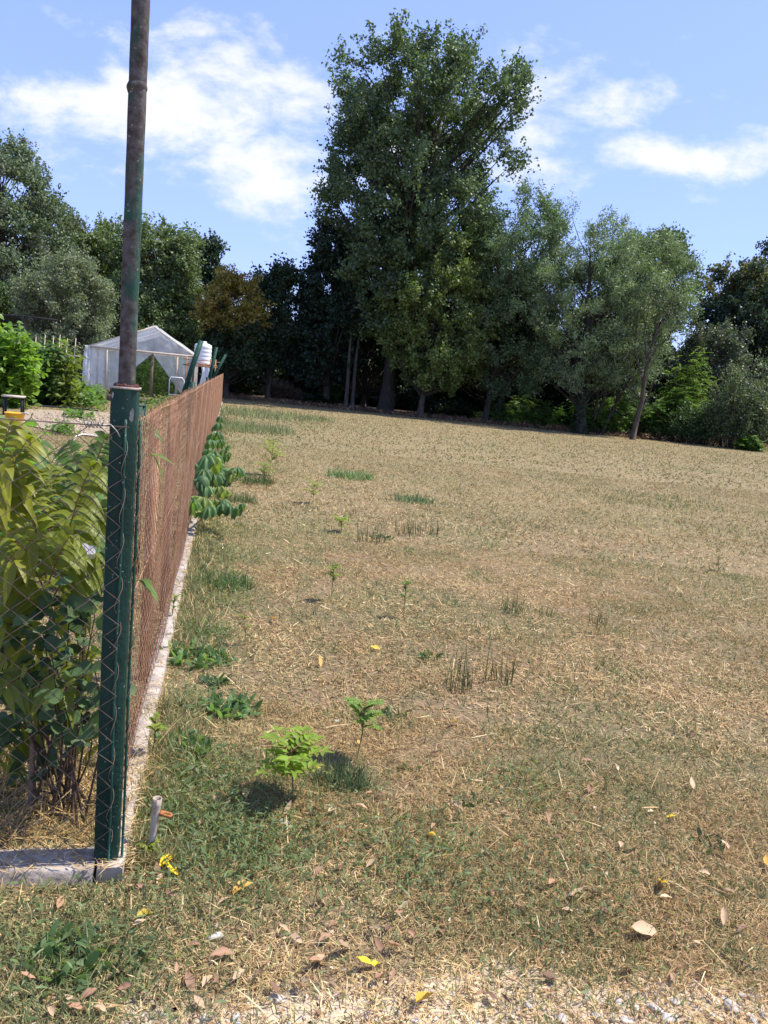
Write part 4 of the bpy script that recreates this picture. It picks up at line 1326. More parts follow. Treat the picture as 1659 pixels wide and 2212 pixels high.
# ------------------------------------------------------------------ shrubs behind the front fence
def pinnate(mb_r, mb_l, base, d, length, pairs, ll, lw, col, droop=.35, ldroop=.5, up=(0, 0, 1), lup=(0, 0, 1.0)):
    """one feather leaf: reddish rachis with paired drooping leaflets"""
    d = norm(np.asarray(d, float))
    t = np.linspace(0, 1, 10)
    p = np.asarray(base) + d * (length * t)[:, None]
    p[:, 2] -= droop * length * t ** 2
    mb_r.tube(p, np.linspace(.0034, .0012, 10), 5, (.30, .12, .07), cap=False)
    tt_ = np.linspace(.16, 1.0, pairs)
    q = np.stack([np.interp(tt_, t, p[:, k]) for k in range(3)], -1)
    tg = norm(np.gradient(q, axis=0))
    sd = norm(np.cross(tg, np.asarray(up, float) + .001))
    for s in (-1, 1):
        dd = norm(sd * s + tg * .35 + RNG.normal(size=q.shape) * .06 + np.array([0, 0, .30]))
        size = 1 - .45 * np.abs(tt_ - .45)
        c = np.asarray(col) * RNG.uniform(.75, 1.3, (pairs, 1))
        leafgrid(mb_l, q, dd, np.array(lup) + .14 * RNG.normal(size=q.shape), ll * size * RNG.uniform(.85, 1.15, pairs), lw * size, ldroop * RNG.uniform(.6, 1.3, pairs),
                 (.25, .85, 1, .92, .7, .4, .04), .22, c, wave=.03)
    leafgrid(mb_l, q[-1:], tg[-1:], np.array([[0, 0, 1.0]]), ll * .8, lw * .8, ldroop, (.25, .85, 1, .92, .7, .4, .04), .22, np.asarray(col))


def sapling(name, label, base, tips, leaves, col, ll=.112, lw=.037, group=None, sr=.011):
    root = thing(name, label, 'sapling', base)
    st, rc, lf = MB(), MB(), MB()
    for tp, r_ in tips:
        tp = np.asarray(tp)
        m_ = base * .5 + tp * .5 + np.array([RNG.normal() * .03, RNG.normal() * .03, 0])
        p = np.array([base, base * .75 + m_ * .25, m_, m_ * .4 + tp * .6, tp])
        st.tube(p, np.linspace(r_, r_ * .4, 5), 8, (.26, .17, .11))
    for b_, e_, n_ in leaves:
        b_, e_ = np.asarray(b_), np.asarray(e_)
        v = e_ - b_
        L_ = np.linalg.norm(v)
        pinnate(rc, lf, b_, v + Z * .22 * L_, L_ * 1.05, n_ + 1, ll, lw, col, .28, .75, up=(RNG.normal() * .25, -1, .35), lup=(0, -.6, .8))
    st.build('stem', M['stem'], root, smooth=True)
    rc.build('leaf_stalk', M['stem'], root)
    lf.build('leaves', M['leaf_soft'], root)
    return root


AC = (.20, .235, .030)
sb = lambda px, py, dd: at(px, py, 2.33 + dd)
base1 = ground(66, 1600); base1 = np.array([base1[0], 2.52, 0])
base1[0] = at(72, 1500, 2.52)[0]
c1 = sb(118, 1290, .32)
lv = []
for (bx, by, ex, ey, d1, d2, n_) in [(125, 1240, 212, 925, .25, .15, 10), (100, 1250, 15, 900, .25, .20, 11), (105, 1300, 20, 1120, .3, .1, 9), (120, 1220, 60, 960, .4, .5, 10),
                                     (115, 1290, 205, 1165, .25, .15, 8), (100, 1330, 20, 1260, .2, .12, 8), (120, 1180, 190, 1010, .5, .6, 9), (105, 1260, 160, 1120, .2, .05, 8),
                                     (70, 1380, 5, 1330, .25, .1, 7), (95, 1330, 190, 1290, .35, .3, 7), (110, 1230, 230, 1060, .45, .4, 9), (110, 1200, 110, 960, .5, .65, 10),
                                     (85, 1450, 10, 1480, .25, .1, 8), (80, 1500, 150, 1520, .3, .35, 8), (85, 1420, 190, 1420, .3, .4, 8), (75, 1530, 20, 1620, .3, .3, 7), (90, 1400, 140, 1480, .3, .1, 8), (80, 1480, 200, 1600, .35, .5, 8)]:
    lv.append((sb(bx, by, d1), sb(ex, ey, d2), n_))
sapling('tree_of_heaven', 'thick stemmed feathery leaved sapling just left of the green post, behind the wire', base1, [(c1, .013), (sb(150, 1180, .5), .009)], lv, AC)
# extra low leaves of the first sapling fill the space above the dead grass
base2 = np.array([at(-25, 1500, 2.65)[0], 2.65, 0])
lv = []
for (bx, by, ex, ey, d1, d2, n_) in [(-10, 1150, 70, 880, .3, .2, 10), (-20, 1160, 60, 1010, .35, .2, 9), (-15, 1200, 85, 1150, .3, .15, 9), (-20, 1120, 30, 850, .35, .4, 10), (-10, 1280, 60, 1240, .3, .2, 8),
                                     (-20, 1130, 20, 970, .3, .1, 9), (-15, 1330, 70, 1390, .3, .2, 8), (-20, 1230, 40, 1190, .3, .1, 8)]:
    lv.append((sb(bx, by, d1), sb(ex, ey, d2), n_))
sapling('tree_of_heaven', 'yellowish feathery leaved sapling cut by the left edge of the photo', base2, [(sb(-10, 1100, .35), .012)], lv, (.25, .26, .03))
base3 = np.array([at(175, 1600, 3.0)[0], 3.0, 0])
lv = []
for (bx, by, ex, ey, d1, d2, n_) in [(185, 1090, 235, 900, .65, .6, 9), (185, 1120, 160, 985, .65, .7, 8), (185, 1150, 232, 1080, .65, .55, 8), (180, 1100, 145, 925, .65, .85, 9), (190, 1100, 330, 868, .7, 1.0, 8),
                                     (185, 1200, 225, 1230, .65, .6, 7), (180, 1230, 130, 1190, .65, .6, 7)]:
    lv.append((sb(bx, by, d1), sb(ex, ey, d2), n_))
sapling('tree_of_heaven', 'feathery leaved sapling whose leaf tips show beside and behind the green post', base3, [(sb(190, 1080, .68), .008)], lv, (.11, .175, .045))
# leaves of a small shoot poking through the side fence
root = thing('shoot', 'small green leafy shoot poking through the rusty side fence', 'shoot', fp(.55, -.1))
st, lf = MB(), MB()
for (px, py, dx) in ((318, 1255, 1), (345, 985, 1), (325, 1110, .6), (338, 1160, .3), (318, 1330, .5)):
    s0 = .45 if px < 330 else .75
    tip = at(px, py, fp(s0)[1])
    tip = fp(s0, .02 if dx == 1 else -.05) * [1, 1, 0] + Z * tip[2]
    b_ = fp(s0 + .05, -.15, tip[2] - .12)
    st.tube([b_, b_ * .4 + tip * .6 + Z * .03, tip], .0018, 5, (.22, .24, .08), cap=False)
    for k in range(3):
        leafgrid(lf, tip[None], norm(Nr * (.9 if k == 0 else .5) + RNG.normal(size=3) * .35 - U * .3)[None], np.array([[0, 0, 1.0]]), .07 * dx + .02, .030, .35, (.25, .9, 1, .8, .45, .05), .2, np.array([.16, .25, .05]) * RNG.uniform(.8, 1.2))
st.build('stem', M['stem'], root); lf.build('leaves', M['leaf_soft'], root)

# rose bush with dark round leaves and a white flower
rb = np.array([at(150, 1600, 2.52)[0], 2.52, 0])
rose = thing('rose_bush', 'dark round leaved rose bush low behind the front fence, with one white flower', 'rose bush', rb)
st, lf = MB(), MB()
tips = [(185, 1215, .2), (205, 1330, .1), (150, 1310, .12), (90, 1350, .14), (110, 1400, .1), (205, 1450, .03), (170, 1470, .1), (60, 1440, .15), (130, 1490, .1), (190, 1530, .1), (75, 1520, .15), (30, 1540, .2), (15, 1480, .2), (150, 1560, .15), (20, 1600, .2), (60, 1580, .25), (100, 1300, .2), (40, 1380, .2), (10, 1420, .25), (175, 1400, .2), (120, 1550, .25), (200, 1590, .2), (30, 1650, .3), (100, 1640, .25)]
for (px, py, dd) in tips:
    t_ = sb(px, py, dd)
    m_ = rb * .45 + t_ * .55 + RNG.normal(size=3) * .03
    st.tube([rb + RNG.normal(size=3) * [.05, .04, 0], m_, t_], [.005, .0035, .002], 6, (.085, .055, .035), cap=False)
    n = 12
    k = RNG.uniform(-.03, .03, (n, 3)) + RNG.normal(size=(n, 3)) * .038
    p = t_ + k * [1.2, .9, 1.1]
    az = RNG.random(n) * 2 * pi
    dd_ = np.stack([np.cos(az), np.sin(az), RNG.uniform(-.6, .3, n)], -1)
    upv = norm(np.array([.4, -.5, .8]) + .6 * RNG.normal(size=(n, 3)))
    leafgrid(lf, p, dd_, upv, RNG.uniform(.04, .066, n), RNG.uniform(.032, .052, n), .15, (.35, .82, 1, .97, .78, .42, .05), .12, np.array([.06, .10, .034]) * RNG.uniform(.6, 1.7, (n, 1)))
st.build('stem', M['stem'], rose); lf.build('leaves', M['leaf_thick'], rose)
fl = MB()
fc = sb(186, 1188, .16)
for k in range(6):
    a_ = k * pi / 3 + .3
    leafgrid(fl, fc[None], np.array([[cos(a_) * 1.0, -.25, sin(a_) * .45]]), np.array([[0, -.8, .6]]), .036, .034, .25, (.3, .8, 1, 1, .8, .3), .25, (.80, .77, .80))
fo = fl.build('flower', M['petal'], rose)

# dead grass and twigs at the foot of the front fence
dg = MB()
n = 2600
x = RNG.uniform(-2.6, -.82, n); y = O[1] + .13 + RNG.random(n) ** 1.4 * .7 + (x - O[0]) * Nr[1]
az = RNG.random(n) * 2 * pi; el = np.abs(RNG.normal(.6, .4, n))
leafgrid(dg, np.stack([x, y, 0 * x], -1), np.stack([np.cos(az) * np.cos(el), np.sin(az) * np.cos(el), np.sin(el)], -1), np.array([0, 0, 1.0]) + .5 * RNG.normal(size=(n, 3)), RNG.uniform(.08, .30, n), .0035, RNG.uniform(.1, .6, n),
         (1, .9, .6, .1), 0, STRAW[RNG.integers(0, 6, n)] * np.array([1.0, .92, .75]) * RNG.uniform(.6, 1.1, (n, 1)), mid=False)
tag(dg.build('dead_grass', M['grass']), 'matted dead yellow grass under the shrubs behind the front fence', 'dead grass', kind='stuff')

# ------------------------------------------------------------------ squash vine hanging out of the side fence
sv = thing('squash_vine', 'squash vine with limp leaves and a green fruit, spilling out of the side fence', 'squash', fp(6.6, .1))
st, lf = MB(), MB()


def squash_leaf(c, r_, col):
    """limp pleated leaf: veins run out from the stalk, the blade sags between them"""
    n_ = 42
    a_ = np.arange(n_) * 2 * pi / n_
    ph = RNG.random() * 6
    tilt = np.array([RNG.normal() * .5 + .35, RNG.normal() * .5 - .45])
    vein = .5 + .5 * np.cos(7 * a_ + ph)
    fs_ = np.array([.0, .18, .42, .68, .88, 1.0])
    rows, cols = [], []
    sag = RNG.uniform(.5, .95) + .35 * np.sin(a_ + ph)
    for f_ in fs_:
        lob = (.74 + .26 * vein ** .6) if f_ > .6 else 1.0
        rr = r_ * f_ * lob * (1 - .22 * f_ * f_) * (1 + .12 * np.sin(2 * a_ + ph))
        zz = -r_ * sag * f_ ** 1.9 + r_ * .38 * f_ * (vein - .5) + rr * (np.cos(a_) * tilt[0] + np.sin(a_) * tilt[1]) * .6 + r_ * .03 * RNG.normal(size=n_) * f_
        rows.append(np.stack([c[0] + rr * np.cos(a_), c[1] + rr * np.sin(a_), c[2] + zz], -1))
        cols.append(np.asarray(col) * (.78 + 1.1 * (vein[:, None] > .93) * (1 - .4 * f_)))
    k_ = RNG.uniform(.75, 1.3) * (np.array([1.6, 1.2, .9]) if RNG.random() < .15 else np.ones(3))
    q = np.array([[b * n_ + k, (b + 1) * n_ + k, (b + 1) * n_ + (k + 1) % n_, b * n_ + (k + 1) % n_] for b in range(5) for k in range(n_)])
    lf.add(np.concatenate(rows), q, np.concatenate(cols) * k_)


for (px, py, s0, r_) in [(445, 985, 6.2, .11), (462, 975, 7.2, .13), (452, 1000, 6.4, .13), (470, 1000, 7.0, .12), (440, 1015, 5.9, .12), (478, 1015, 6.8, .13), (460, 1025, 6.3, .13), (486, 1035, 6.4, .10),
                         (446, 1050, 5.6, .11), (470, 1052, 6.0, .13), (484, 1060, 6.2, .11), (500, 1026, 6.1, .09), (440, 1075, 5.2, .12), (462, 1080, 5.4, .10), (478, 1090, 5.3, .11), (496, 1092, 5.3, .09),
                         (456, 950, 8.4, .13), (466, 935, 9.5, .13), (474, 950, 8.8, .11), (470, 915, 10.6, .12), (476, 900, 12, .12), (484, 970, 8.2, .1), (435, 1040, 5.6, .1), (474, 1030, 6.5, .12), (450, 1095, 5.0, .09)]:
    p = at(px, py, fp(s0)[1])
    if RNG.random() < .5:
        squash_leaf(p + RNG.normal(size=3) * [.08, .3, .12], r_ * RNG.uniform(.6, 1.0), (.12, .215, .08))
    squash_leaf(p, r_ * RNG.uniform(.8, 1.35), (.12, .215, .08))
vp = np.array([at(425, 1105, fp(4.6)[1]), ground(450, 1115) + Z * .03, ground(475, 1122) + Z * .03, ground(500, 1115) + Z * .06])
st.tube(vp, .011, 7, (.42, .42, .13))
st.build('stem', M['stem'], sv, smooth=True)
st = MB()
vp = np.array([ground(440, 1070) + Z * .05, ground(470, 1066) + Z * .05, ground(492, 1062) + Z * .08])
st.tube(vp, .010, 7, (.42, .42, .13))
st.build('stem', M['stem'], sv, smooth=True)
lf.build('leaves', M['leaf_soft'], sv)
fr = MB()
pr = [(0, -.12), (.05, -.113), (.085, -.08), (.10, -.02), (.092, .05), (.06, .10), (.02, .125), (0, .128)]
pr = [(a_ * .72, b_ * .72) for a_, b_ in pr]
fr.lathe(pr, at(438, 1046, fp(5.6, .1)[1]), 18, (.08, .15, .05))
fr.build('fruit', M['stem'], sv, smooth=True)


# ------------------------------------------------------------------ seedlings, rushes, weeds, tufts on the meadow
def seedling(label, bpx, bpy, tpx, tpy, n_lv, ll, spread, col, fern=False):
    b = ground(bpx, bpy)
    b[2] = float(hz(b[0], b[1]))
    t_ = at(tpx, tpy, b[1])
    root = thing('seedling', label, 'seedling', b)
    st, lf, rc = MB(), MB(), MB()
    st.tube([b - Z * .01, b * .5 + t_ * .5 + RNG.normal(size=3) * .006, t_ * .9 + b * .1], [.004, .003, .002], 6, (.20, .20, .07))
    H = np.linalg.norm(t_ - b)
    for k in range(n_lv):
        a_ = k * 2.4 + RNG.random() * .5
        f_ = RNG.uniform(.35 if not fern else .5, .97)
        p = b + (t_ - b) * f_
        v = np.array([cos(a_), sin(a_), RNG.uniform(.4, 1.2)])
        pinnate(rc, lf, p, v, spread * RNG.uniform(.7, 1.15), 5 if not fern else 8, ll, ll * (.36 if not fern else .45), col, .25, .25)
    st.build('stem', M['stem'], root); rc.build('leaf_stalk', M['stem'], root); lf.build('leaves', M['leaf_soft'], root)
    return root


YG = (.25, .36, .05)
seedling('biggest bright yellow green seedling, nearest in the meadow', 632, 1728, 628, 1602, 17, .062, .15, YG)
seedling('ferny bright green seedling on a bare stalk, right behind the biggest seedling', 770, 1640, 790, 1515, 20, .026, .095, (.20, .34, .07), True)
seedling('thin seedling with a yellow green tuft, left of the front rushes', 715, 1300, 722, 1218, 11, .026, .055, YG, True)
seedling('thin seedling on the axis of the meadow, between the two rush groups', 872, 1335, 878, 1252, 10, .024, .048, (.18, .29, .06), True)
seedling('bright seedling beside the squash leaves, far up the meadow', 580, 1030, 592, 955, 18, .075, .26, YG)
seedling('small bright seedling left of the far grass tuft', 572, 1045, 570, 1005, 14, .06, .2, (.19, .31, .05))
seedling('slim seedling midway between the squash vine and the far grass tuft', 675, 1090, 679, 1045, 13, .05, .16, YG)
seedling('slim seedling left of the far rush group', 738, 1150, 736, 1120, 12, .05, .12, YG)
seedling('spindly seedling near the broad weeds, left part of the meadow', 530, 1395, 527, 1330, 6, .015, .05, YG, True)
seedling('small lone seedling at the right of the meadow', 1552, 1232, 1551, 1203, 8, .03, .09, (.16, .22, .05))
seedling('thin yellowish seedling growing against the kerb halfway', 372, 1345, 378, 1285, 7, .018, .05, YG, True)
seedling('thin yellowish seedling growing against the kerb, nearest the post', 325, 1650, 338, 1555, 7, .018, .05, YG, True)
seedling('tiny bright seedling at the foot of the white pipe', 322, 1850, 320, 1822, 5, .026, .03, (.26, .36, .04))


def tuft(name, label, cat, px, py, w, h, n_, col, wd=.004, upright=1.2, sp=.25, prof=(1, .9, .6, .08), droop=.15, mat='grass'):
    b = ground(px, py)
    b[2] = float(hz(b[0], b[1])) - .005
    mb = MB()
    ra, rb_ = w * 1.5 * np.sqrt(RNG.random(n_)), RNG.random(n_) * 2 * pi
    x, y = ra * np.cos(rb_), ra * np.sin(rb_) * .85
    az = RNG.random(n_) * 2 * pi
    el = np.clip(RNG.normal(upright, sp, n_), .1, 1.55)
    leafgrid(mb, b + np.stack([x, y, 0 * x], -1), np.stack([np.cos(az) * np.cos(el), np.sin(az) * np.cos(el), np.sin(el)], -1), np.array([0, 0, 1.0]) + .6 * RNG.normal(size=(n_, 3)),
             h * RNG.uniform(.45, 1.1, n_), wd * RNG.uniform(.7, 1.3, n_), droop * RNG.uniform(.3, 1.6, n_), prof, .0, np.asarray(col) * RNG.uniform(.6, 1.4, (n_, 1)), mid=False)
    return tag(mb.build(name, M[mat], origin=b), label, cat, kind='stuff' if name == 'tall_grass' else None)


RS = (.12, .115, .05)
tuft('rush_tuft', 'upright dark rushes, leftmost of the far rush group', 'rushes', 800, 1172, .10, .30, 46, RS, .0055, 1.42, .12, droop=.02)
tuft('rush_tuft', 'upright dark rushes in the middle of the far rush group', 'rushes', 885, 1156, .12, .26, 60, RS, .0055, 1.42, .12, droop=.02)
tuft('rush_tuft', 'upright dark rushes, rightmost of the far rush group', 'rushes', 936, 1155, .05, .26, 20, RS, .0055, 1.45, .1, droop=.02)
tuft('rush_tuft', 'green rush tuft above the nearest rush pair', 'rushes', 1105, 1325, .06, .22, 50, (.11, .155, .06), .0042, 1.38, .15, droop=.03)
tuft('rush_tuft', 'nearest rush tuft left of its twin, tall dark stalks', 'rushes', 990, 1490, .055, .27, 44, (.10, .125, .05), .0042, 1.42, .12, droop=.02)
tuft('rush_tuft', 'nearest rush tuft right of its twin, brownish stalks', 'rushes', 1072, 1478, .06, .23, 44, (.12, .125, .05), .0042, 1.40, .12, droop=.02)
tuft('rush_tuft', 'small sparse rush tuft right of the green rush tuft', 'rushes', 1180, 1330, .05, .12, 22, (.10, .14, .06), .0045, 1.35, .15, droop=.03)
tuft('rush_tuft', 'faint brown rush tuft, farthest right of the rushes', 'rushes', 1292, 1352, .06, .15, 20, RS, .0045, 1.4, .12, droop=.03)
tuft('grass_tuft', 'bright green spreading grass tuft far up the meadow', 'grass tuft', 757, 1035, .28, .24, 300, (.16, .26, .09), .010, .8, .4)
tuft('grass_tuft', 'smaller green grass tuft right of the bright spreading tuft', 'grass tuft', 892, 1085, .20, .18, 240, (.12, .19, .08), .010, .8, .4)
tuft('grass_tuft', 'thick grey green grass clump behind the biggest seedling', 'grass tuft', 742, 1690, .07, .12, 300, (.09, .13, .06), .0042, 1.0, .4)
tuft('grass_tuft', 'fine green grass clump by the kerb behind the broad weeds', 'grass tuft', 488, 1265, .14, .16, 420, (.10, .18, .06), .0048, 1.0, .35)
tuft('tall_grass', 'tall grey green grass by the fence beyond the squash vine', 'grass tuft', 505, 925, 1.2, .30, 1700, (.21, .26, .11), .012, 1.15, .3)
tuft('tall_grass', 'pale green tall grass at the far end of the fence', 'grass tuft', 525, 893, 2.4, .30, 1900, (.22, .26, .115), .02, 1.15, .3)
tuft('grass_tuft', 'loose green grass beside the lower squash leaves', 'grass tuft', 515, 1085, .16, .18, 240, (.12, .17, .06), .007, 1.1, .35)
tuft('grass_tuft', 'loose green grass by the far seedlings', 'grass tuft', 545, 1045, .22, .2, 260, (.12, .17, .06), .009, 1.1, .35)
tuft('tall_grass', 'yellowish green low grass patch at the right of the meadow', 'grass tuft', 1400, 1080, .9, .10, 600, (.17, .21, .07), .011, .9, .4)
WP = (.12, .5, .85, 1, .9, .6, .06)
WG = (.135, .23, .09)
for (lab, px, py, w, h, n_, c_) in [
        ('wide dark leafy weed clump by the kerb, farthest of the broad weeds', 425, 1425, .12, .12, 190, WG),
        ('dark leafy weed clump a little right of the kerb, in the row of broad weeds', 492, 1535, .085, .11, 160, WG),
        ('small leafy weed rosette between the two dark weed clumps', 462, 1478, .04, .09, 50, (.085, .15, .062)),
        ('round dark leafy weed clump nearest the post in the row of broad weeds', 400, 1612, .08, .10, 200, WG),
        ('big long leaved green weed in the bottom left corner', 150, 2085, .07, .105, 120, (.13, .21, .085)),
        ('leafy weed with broader leaves right of the big corner weed', 265, 2095, .05, .075, 26, (.085, .14, .065)),
        ('small grey green weed rosette below the fern seedling', 885, 1665, .03, .05, 30, (.085, .13, .062)),
        ('small green weed beside the nearest rushes', 925, 1420, .05, .07, 40, (.07, .15, .05)),
        ('small dark weed rosette at the foot of the far rushes', 820, 1165, .10, .10, 40, (.06, .13, .05)),
        ('dark green weed below the fern seedling on the right', 850, 1545, .05, .05, 40, (.07, .14, .05)),
        ('dull green weed rosette in the middle foreground', 1010, 1735, .05, .05, 50, (.08, .12, .06)),
        ('dark leafy weed at the right of the foreground', 1520, 1825, .05, .06, 30, (.05, .085, .045))]:
    tuft('broadleaf_weed', lab, 'weed', px, py, w, h, n_, c_, .021 if n_ > 100 else .016, .75, .35, WP, .30, 'leaf_soft')

# ------------------------------------------------------------------ fallen leaves
LP = (.12, .55, .9, 1, .92, .6, .08)


def fallen(px, py, col, size=.06, label=None, lift=.024, group='fallen leaves on the meadow', wide=.40):
    b = ground(px, py)
    b[2] = float(hz(b[0], b[1])) + lift
    a_ = RNG.random() * 2 * pi
    d = np.array([cos(a_), sin(a_), RNG.uniform(-.1, .35)])
    upv = norm(np.array([RNG.normal() * .35, RNG.normal() * .35, 1.0]))
    mb = MB()
    L_ = size * RNG.uniform(.8, 1.2)
    leafgrid(mb, (b - d * L_ * .5)[None], d[None], upv[None], L_, L_ * wide * RNG.uniform(.85, 1.2), RNG.uniform(-.5, .5), LP, RNG.uniform(.1, 1.1), np.asarray(col) * RNG.uniform(.85, 1.15), wave=.09)
    e = b - d * L_ * .5
    mb.tube([e, e - d * L_ * .2 + Z * .002], .0009, 4, np.asarray(col) * .7, cap=False)
    o = mb.build('fallen_leaf', M['litter'], origin=b, smooth=True)
    return tag(o, label, 'leaf', group)


YEL, ORG, TAN, BRN, DBR = (.78, .55, .03), (.72, .40, .09), (.58, .41, .25), (.36, .21, .125), (.20, .11, .07)
S_ = [(358, 1872, YEL, .05, 'bright yellow leaf right below the white pipe, upper of the touching pair'), (370, 1886, YEL, .052, 'bright yellow leaf below the white pipe, lower of the touching pair'),
      (525, 1928, ORG, .062, 'orange upright leaf right of the yellow pair, in the foreground'), (932, 1812, (.75, .47, .08), .045, 'golden leaf in the middle foreground'),
      (1428, 1925, YEL, .05, 'yellow leaf at the right foreground'), (792, 2097, YEL, .055, 'yellow leaf at the bottom, left of centre'),
      (810, 1408, (.75, .50, .08), .06, 'yellow leaf beyond the small seedlings in mid meadow'), (980, 1570, (.70, .46, .14), .055, 'pale yellow leaf below the nearest rushes'),
      (1150, 1433, (.66, .52, .30), .055, 'cream leaf right of the nearest rushes'), (530, 1722, (.66, .47, .16), .055, 'pale yellow leaf left of the biggest seedling'),
      (682, 1670, ORG, .035, 'small orange leaf at the right of the biggest seedling'), (915, 2176, (.62, .42, .06), .06, 'ochre leaf at the very bottom of the photo'),
      (315, 1980, (.6, .42, .05), .045, 'dull yellow leaf among the litter by the corner kerb'), (1388, 2023, TAN, .07, 'large pale tan leaf at the lower right'),
      (1492, 1712, (.62, .45, .28), .05, 'pale leaf near the right edge, left of the green patch'), (590, 1345, ORG, .05, 'orange leaf in the dry grass left of the thin seedlings'),
      (690, 1440, (.6, .38, .10), .045, 'ochre leaf in the dry grass below the thin seedling'), (1448, 1778, YEL, .028, 'tiny yellow leaf right of centre'),
      (1655, 1878, (.6, .35, .06), .05, 'ochre leaf at the right edge'), (775, 1610, ORG, .035, 'small orange leaf under the fern seedling')]
for px, py, c_, s_, lab in S_:
    fallen(px, py, c_, s_ * 1.25, lab)
BL = 'curled brown dead leaf lying in the grass'
TL = 'pale tan dead leaf lying in the grass'
for px, py, c_ in [(1437, 1950, TAN), (1148, 1917, TAN), (1192, 1920, BRN), (892, 2030, BRN), (1060, 2162, DBR), (1205, 1815, DBR), (780, 1755, TAN), (650, 1750, TAN), (690, 1758, TAN), (715, 1762, TAN), (1405, 1760, TAN),
                   (1565, 1835, TAN), (1508, 1860, DBR), (1240, 1945, TAN), (150, 2175, TAN), (190, 2160, BRN), (215, 2200, TAN), (270, 2150, BRN), (410, 2130, BRN), (365, 1940, BRN), (285, 1922, TAN), (345, 1912, TAN),
                   (300, 2012, TAN), (415, 2055, BRN), (640, 2040, TAN), (680, 2095, BRN), (690, 2084, TAN), (850, 2062, BRN), (818, 2060, BRN), (718, 2005, BRN), (20, 1905, TAN), (130, 1960, BRN), (90, 1990, BRN),
                   (685, 1890, BRN), (800, 1880, TAN), (955, 1895, BRN), (955, 2020, BRN), (865, 1868, TAN), (1520, 2110, BRN), (1600, 2020, BRN), (1560, 2000, TAN), (1180, 1780, BRN), (1270, 1650, BRN), (935, 1640, BRN),
                   (620, 1760, TAN), (240, 2060, BRN), (245, 2120, TAN), (60, 2130, BRN), (30, 2170, TAN), (480, 2075, BRN), (515, 2120, TAN), (560, 2120, BRN), (740, 2065, TAN), (820, 2130, BRN), (700, 2040, BRN), (1110, 1530, TAN),
                   (1340, 1480, BRN), (1270, 1715, BRN), (1330, 1665, TAN), (445, 1985, BRN), (480, 1960, TAN), (340, 1890, BRN), (160, 2195, BRN), (110, 2205, TAN)]:
    fallen(px, py, np.asarray(c_) * RNG.uniform(.75, 1.2), RNG.uniform(.038, .060), BL if c_ in (BRN, DBR) else TL)
for q in range(70):
    px, py = RNG.uniform(300, 1640), 1400 + 780 * RNG.random() ** .7
    c_ = [TAN, BRN, DBR][RNG.integers(0, 3)]
    if px < 420 and py < 1900:
        continue
    fallen(px, py, c_, RNG.uniform(.025, .048), BL if c_ in (BRN, DBR) else TL)


# ------------------------------------------------------------------ white stones
def stone(px, py, r_, label, dz=.3):
    b = ground(px, py)
    b[2] = float(hz(b[0], b[1])) + r_ * dz
    mb = MB()
    nu, nv = 9, 6
    V_, F_ = [], []
    nv_ = norm(RNG.normal(size=(9, 3)))
    hv = RNG.uniform(.42, .85, 9)
    sc = np.array([1.25, RNG.uniform(.55, 1.0), RNG.uniform(.35, .6)]) * r_
    a_ = RNG.random() * pi
    for i in range(nv + 1):
        for j in range(nu):
            t_, p_ = pi * i / nv, 2 * pi * j / nu
            v = np.array([sin(t_) * cos(p_), sin(t_) * sin(p_), cos(t_)])
            k = min([1.0] + [h_ / max(1e-3, float(v @ n_)) for n_, h_ in zip(nv_, hv) if v @ n_ > .2])
            v = v * k * sc
            V_.append(b + [v[0] * cos(a_) - v[1] * sin(a_), v[0] * sin(a_) + v[1] * cos(a_), v[2]])
    for i in range(nv):
        for j in range(nu):
            F_.append([i * nu + j, i * nu + (j + 1) % nu, (i + 1) * nu + (j + 1) % nu, (i + 1) * nu + j])
    mb.add(V_, F_)
    return tag(mb.build('stone', M['stone'], origin=b), label, 'stone', 'white stones')


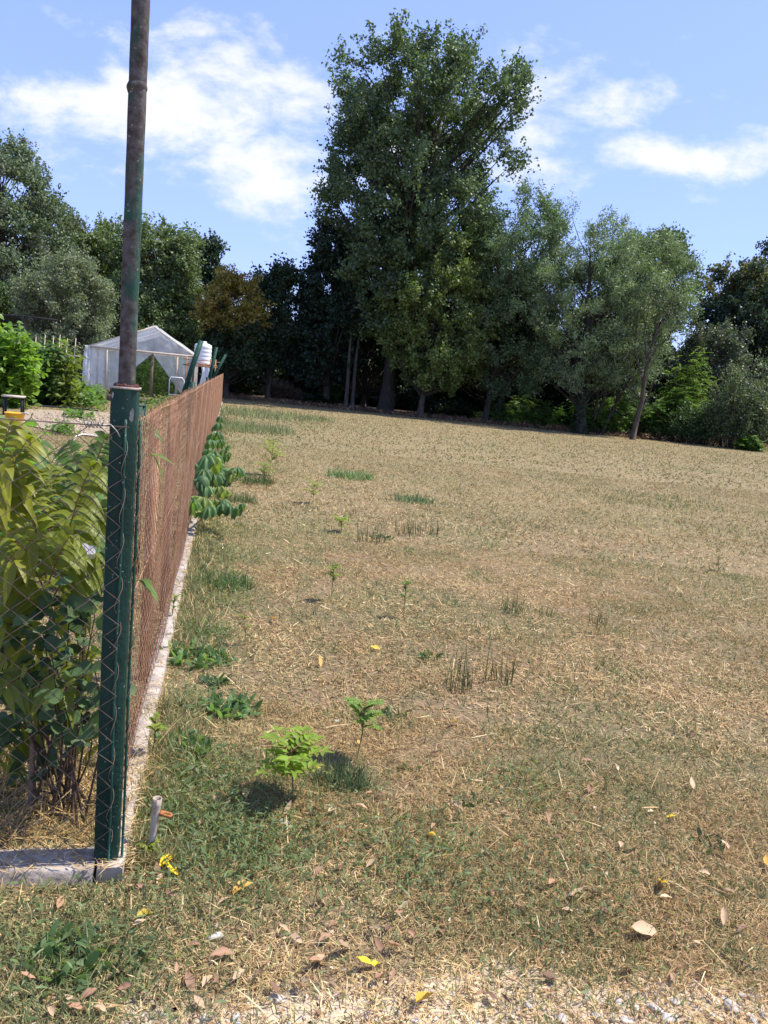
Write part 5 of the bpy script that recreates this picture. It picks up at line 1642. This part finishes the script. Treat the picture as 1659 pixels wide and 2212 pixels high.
SL = 'white limestone pebble on the straw strip along the bottom edge'
stone(40, 1892, .032, 'large white stone by the front kerb, at the left')
stone(68, 1908, .018, 'flat white chip right of the large stone by the front kerb')
stone(615, 1778, .022, 'pale stone under the biggest seedling')
stone(555, 1808, .016, 'small white stone left of the pale stone under the seedling')
stone(728, 1556, .02, 'small white stone left of the fern seedling')
stone(465, 2030, .024, 'round grey white stone in the litter, left of centre')
stone(470, 2005, .014, 'small white chip just above the round grey stone')
for (px, py, r_) in [(600, 2160, .020), (510, 2202, .018), (620, 2135, .012), (1145, 2172, .017), (1215, 2205, .017), (1290, 2195, .017), (1335, 2165, .015), (1372, 2172, .013), (1415, 2180, .020), (1460, 2165, .013), (1580, 2172, .022),
                     (1622, 2200, .018), (1650, 2192, .015), (1268, 2150, .011), (1440, 2200, .018), (1500, 2205, .013), (1350, 2205, .017), (1395, 2150, .010), (1540, 2195, .013), (1605, 2150, .012), (440, 2200, .012), (350, 2190, .014),
                     (900, 2205, .012), (1030, 2208, .012), (1100, 2195, .010), (1180, 2185, .011), (1480, 2140, .009), (1320, 2190, .012), (1560, 2150, .009)]:
    stone(px, py, r_ * 1.2, SL, .1)

cm = MB()
for k in range(2600):
    px, py = RNG.uniform(-40, 1700), 2255 - 560 * RNG.random() ** 2.2
    b = ground(px, py)
    s_, r_ = fcoord(b[0], b[1])
    if r_ < .08 and s_ > -.1:
        continue
    b[2] = float(hz(b[0], b[1])) + RNG.uniform(.002, .014)
    q = rnd(3) * RNG.uniform(.003, .012) * [1, 1, .45]
    cm.add(np.vstack([b + q[0], b + q[1], b + q[2], b - q.mean(0)]), [[0, 1, 2, 3]], np.array([[.42, .24, .13], [.55, .38, .22], [.30, .17, .10], [.62, .52, .40]][RNG.integers(0, 4)]) * RNG.uniform(.7, 1.2))
tag(cm.build('leaf_crumbs', M['litter']), 'broken bits of dead leaf and chaff between the grass in the foreground', 'leaf litter', kind='stuff')
gv = MB()
for k in range(240):
    px, py = RNG.uniform(250, 1720), 2260 - 110 * RNG.random() ** 1.6
    b = ground(px, py)
    b[2] = float(hz(b[0], b[1])) + .002
    v = norm(RNG.normal(size=(8, 3))) * RNG.uniform(.002, .007) * [1, 1, .6]
    gv.add(np.array([[1, 0, 0], [-1, 0, 0], [0, 1, 0], [0, -1, 0], [0, 0, 1], [0, 0, -1]]) * RNG.uniform(.5, 1.2, (6, 1)) * RNG.uniform(.003, .008) + b, [[0, 2, 4], [2, 1, 4], [1, 3, 4], [3, 0, 4], [2, 0, 5], [1, 2, 5], [3, 1, 5], [0, 3, 5]])
tag(gv.build('gravel', M['stone']), 'scattered white gravel chips along the bottom edge', 'gravel', kind='stuff')
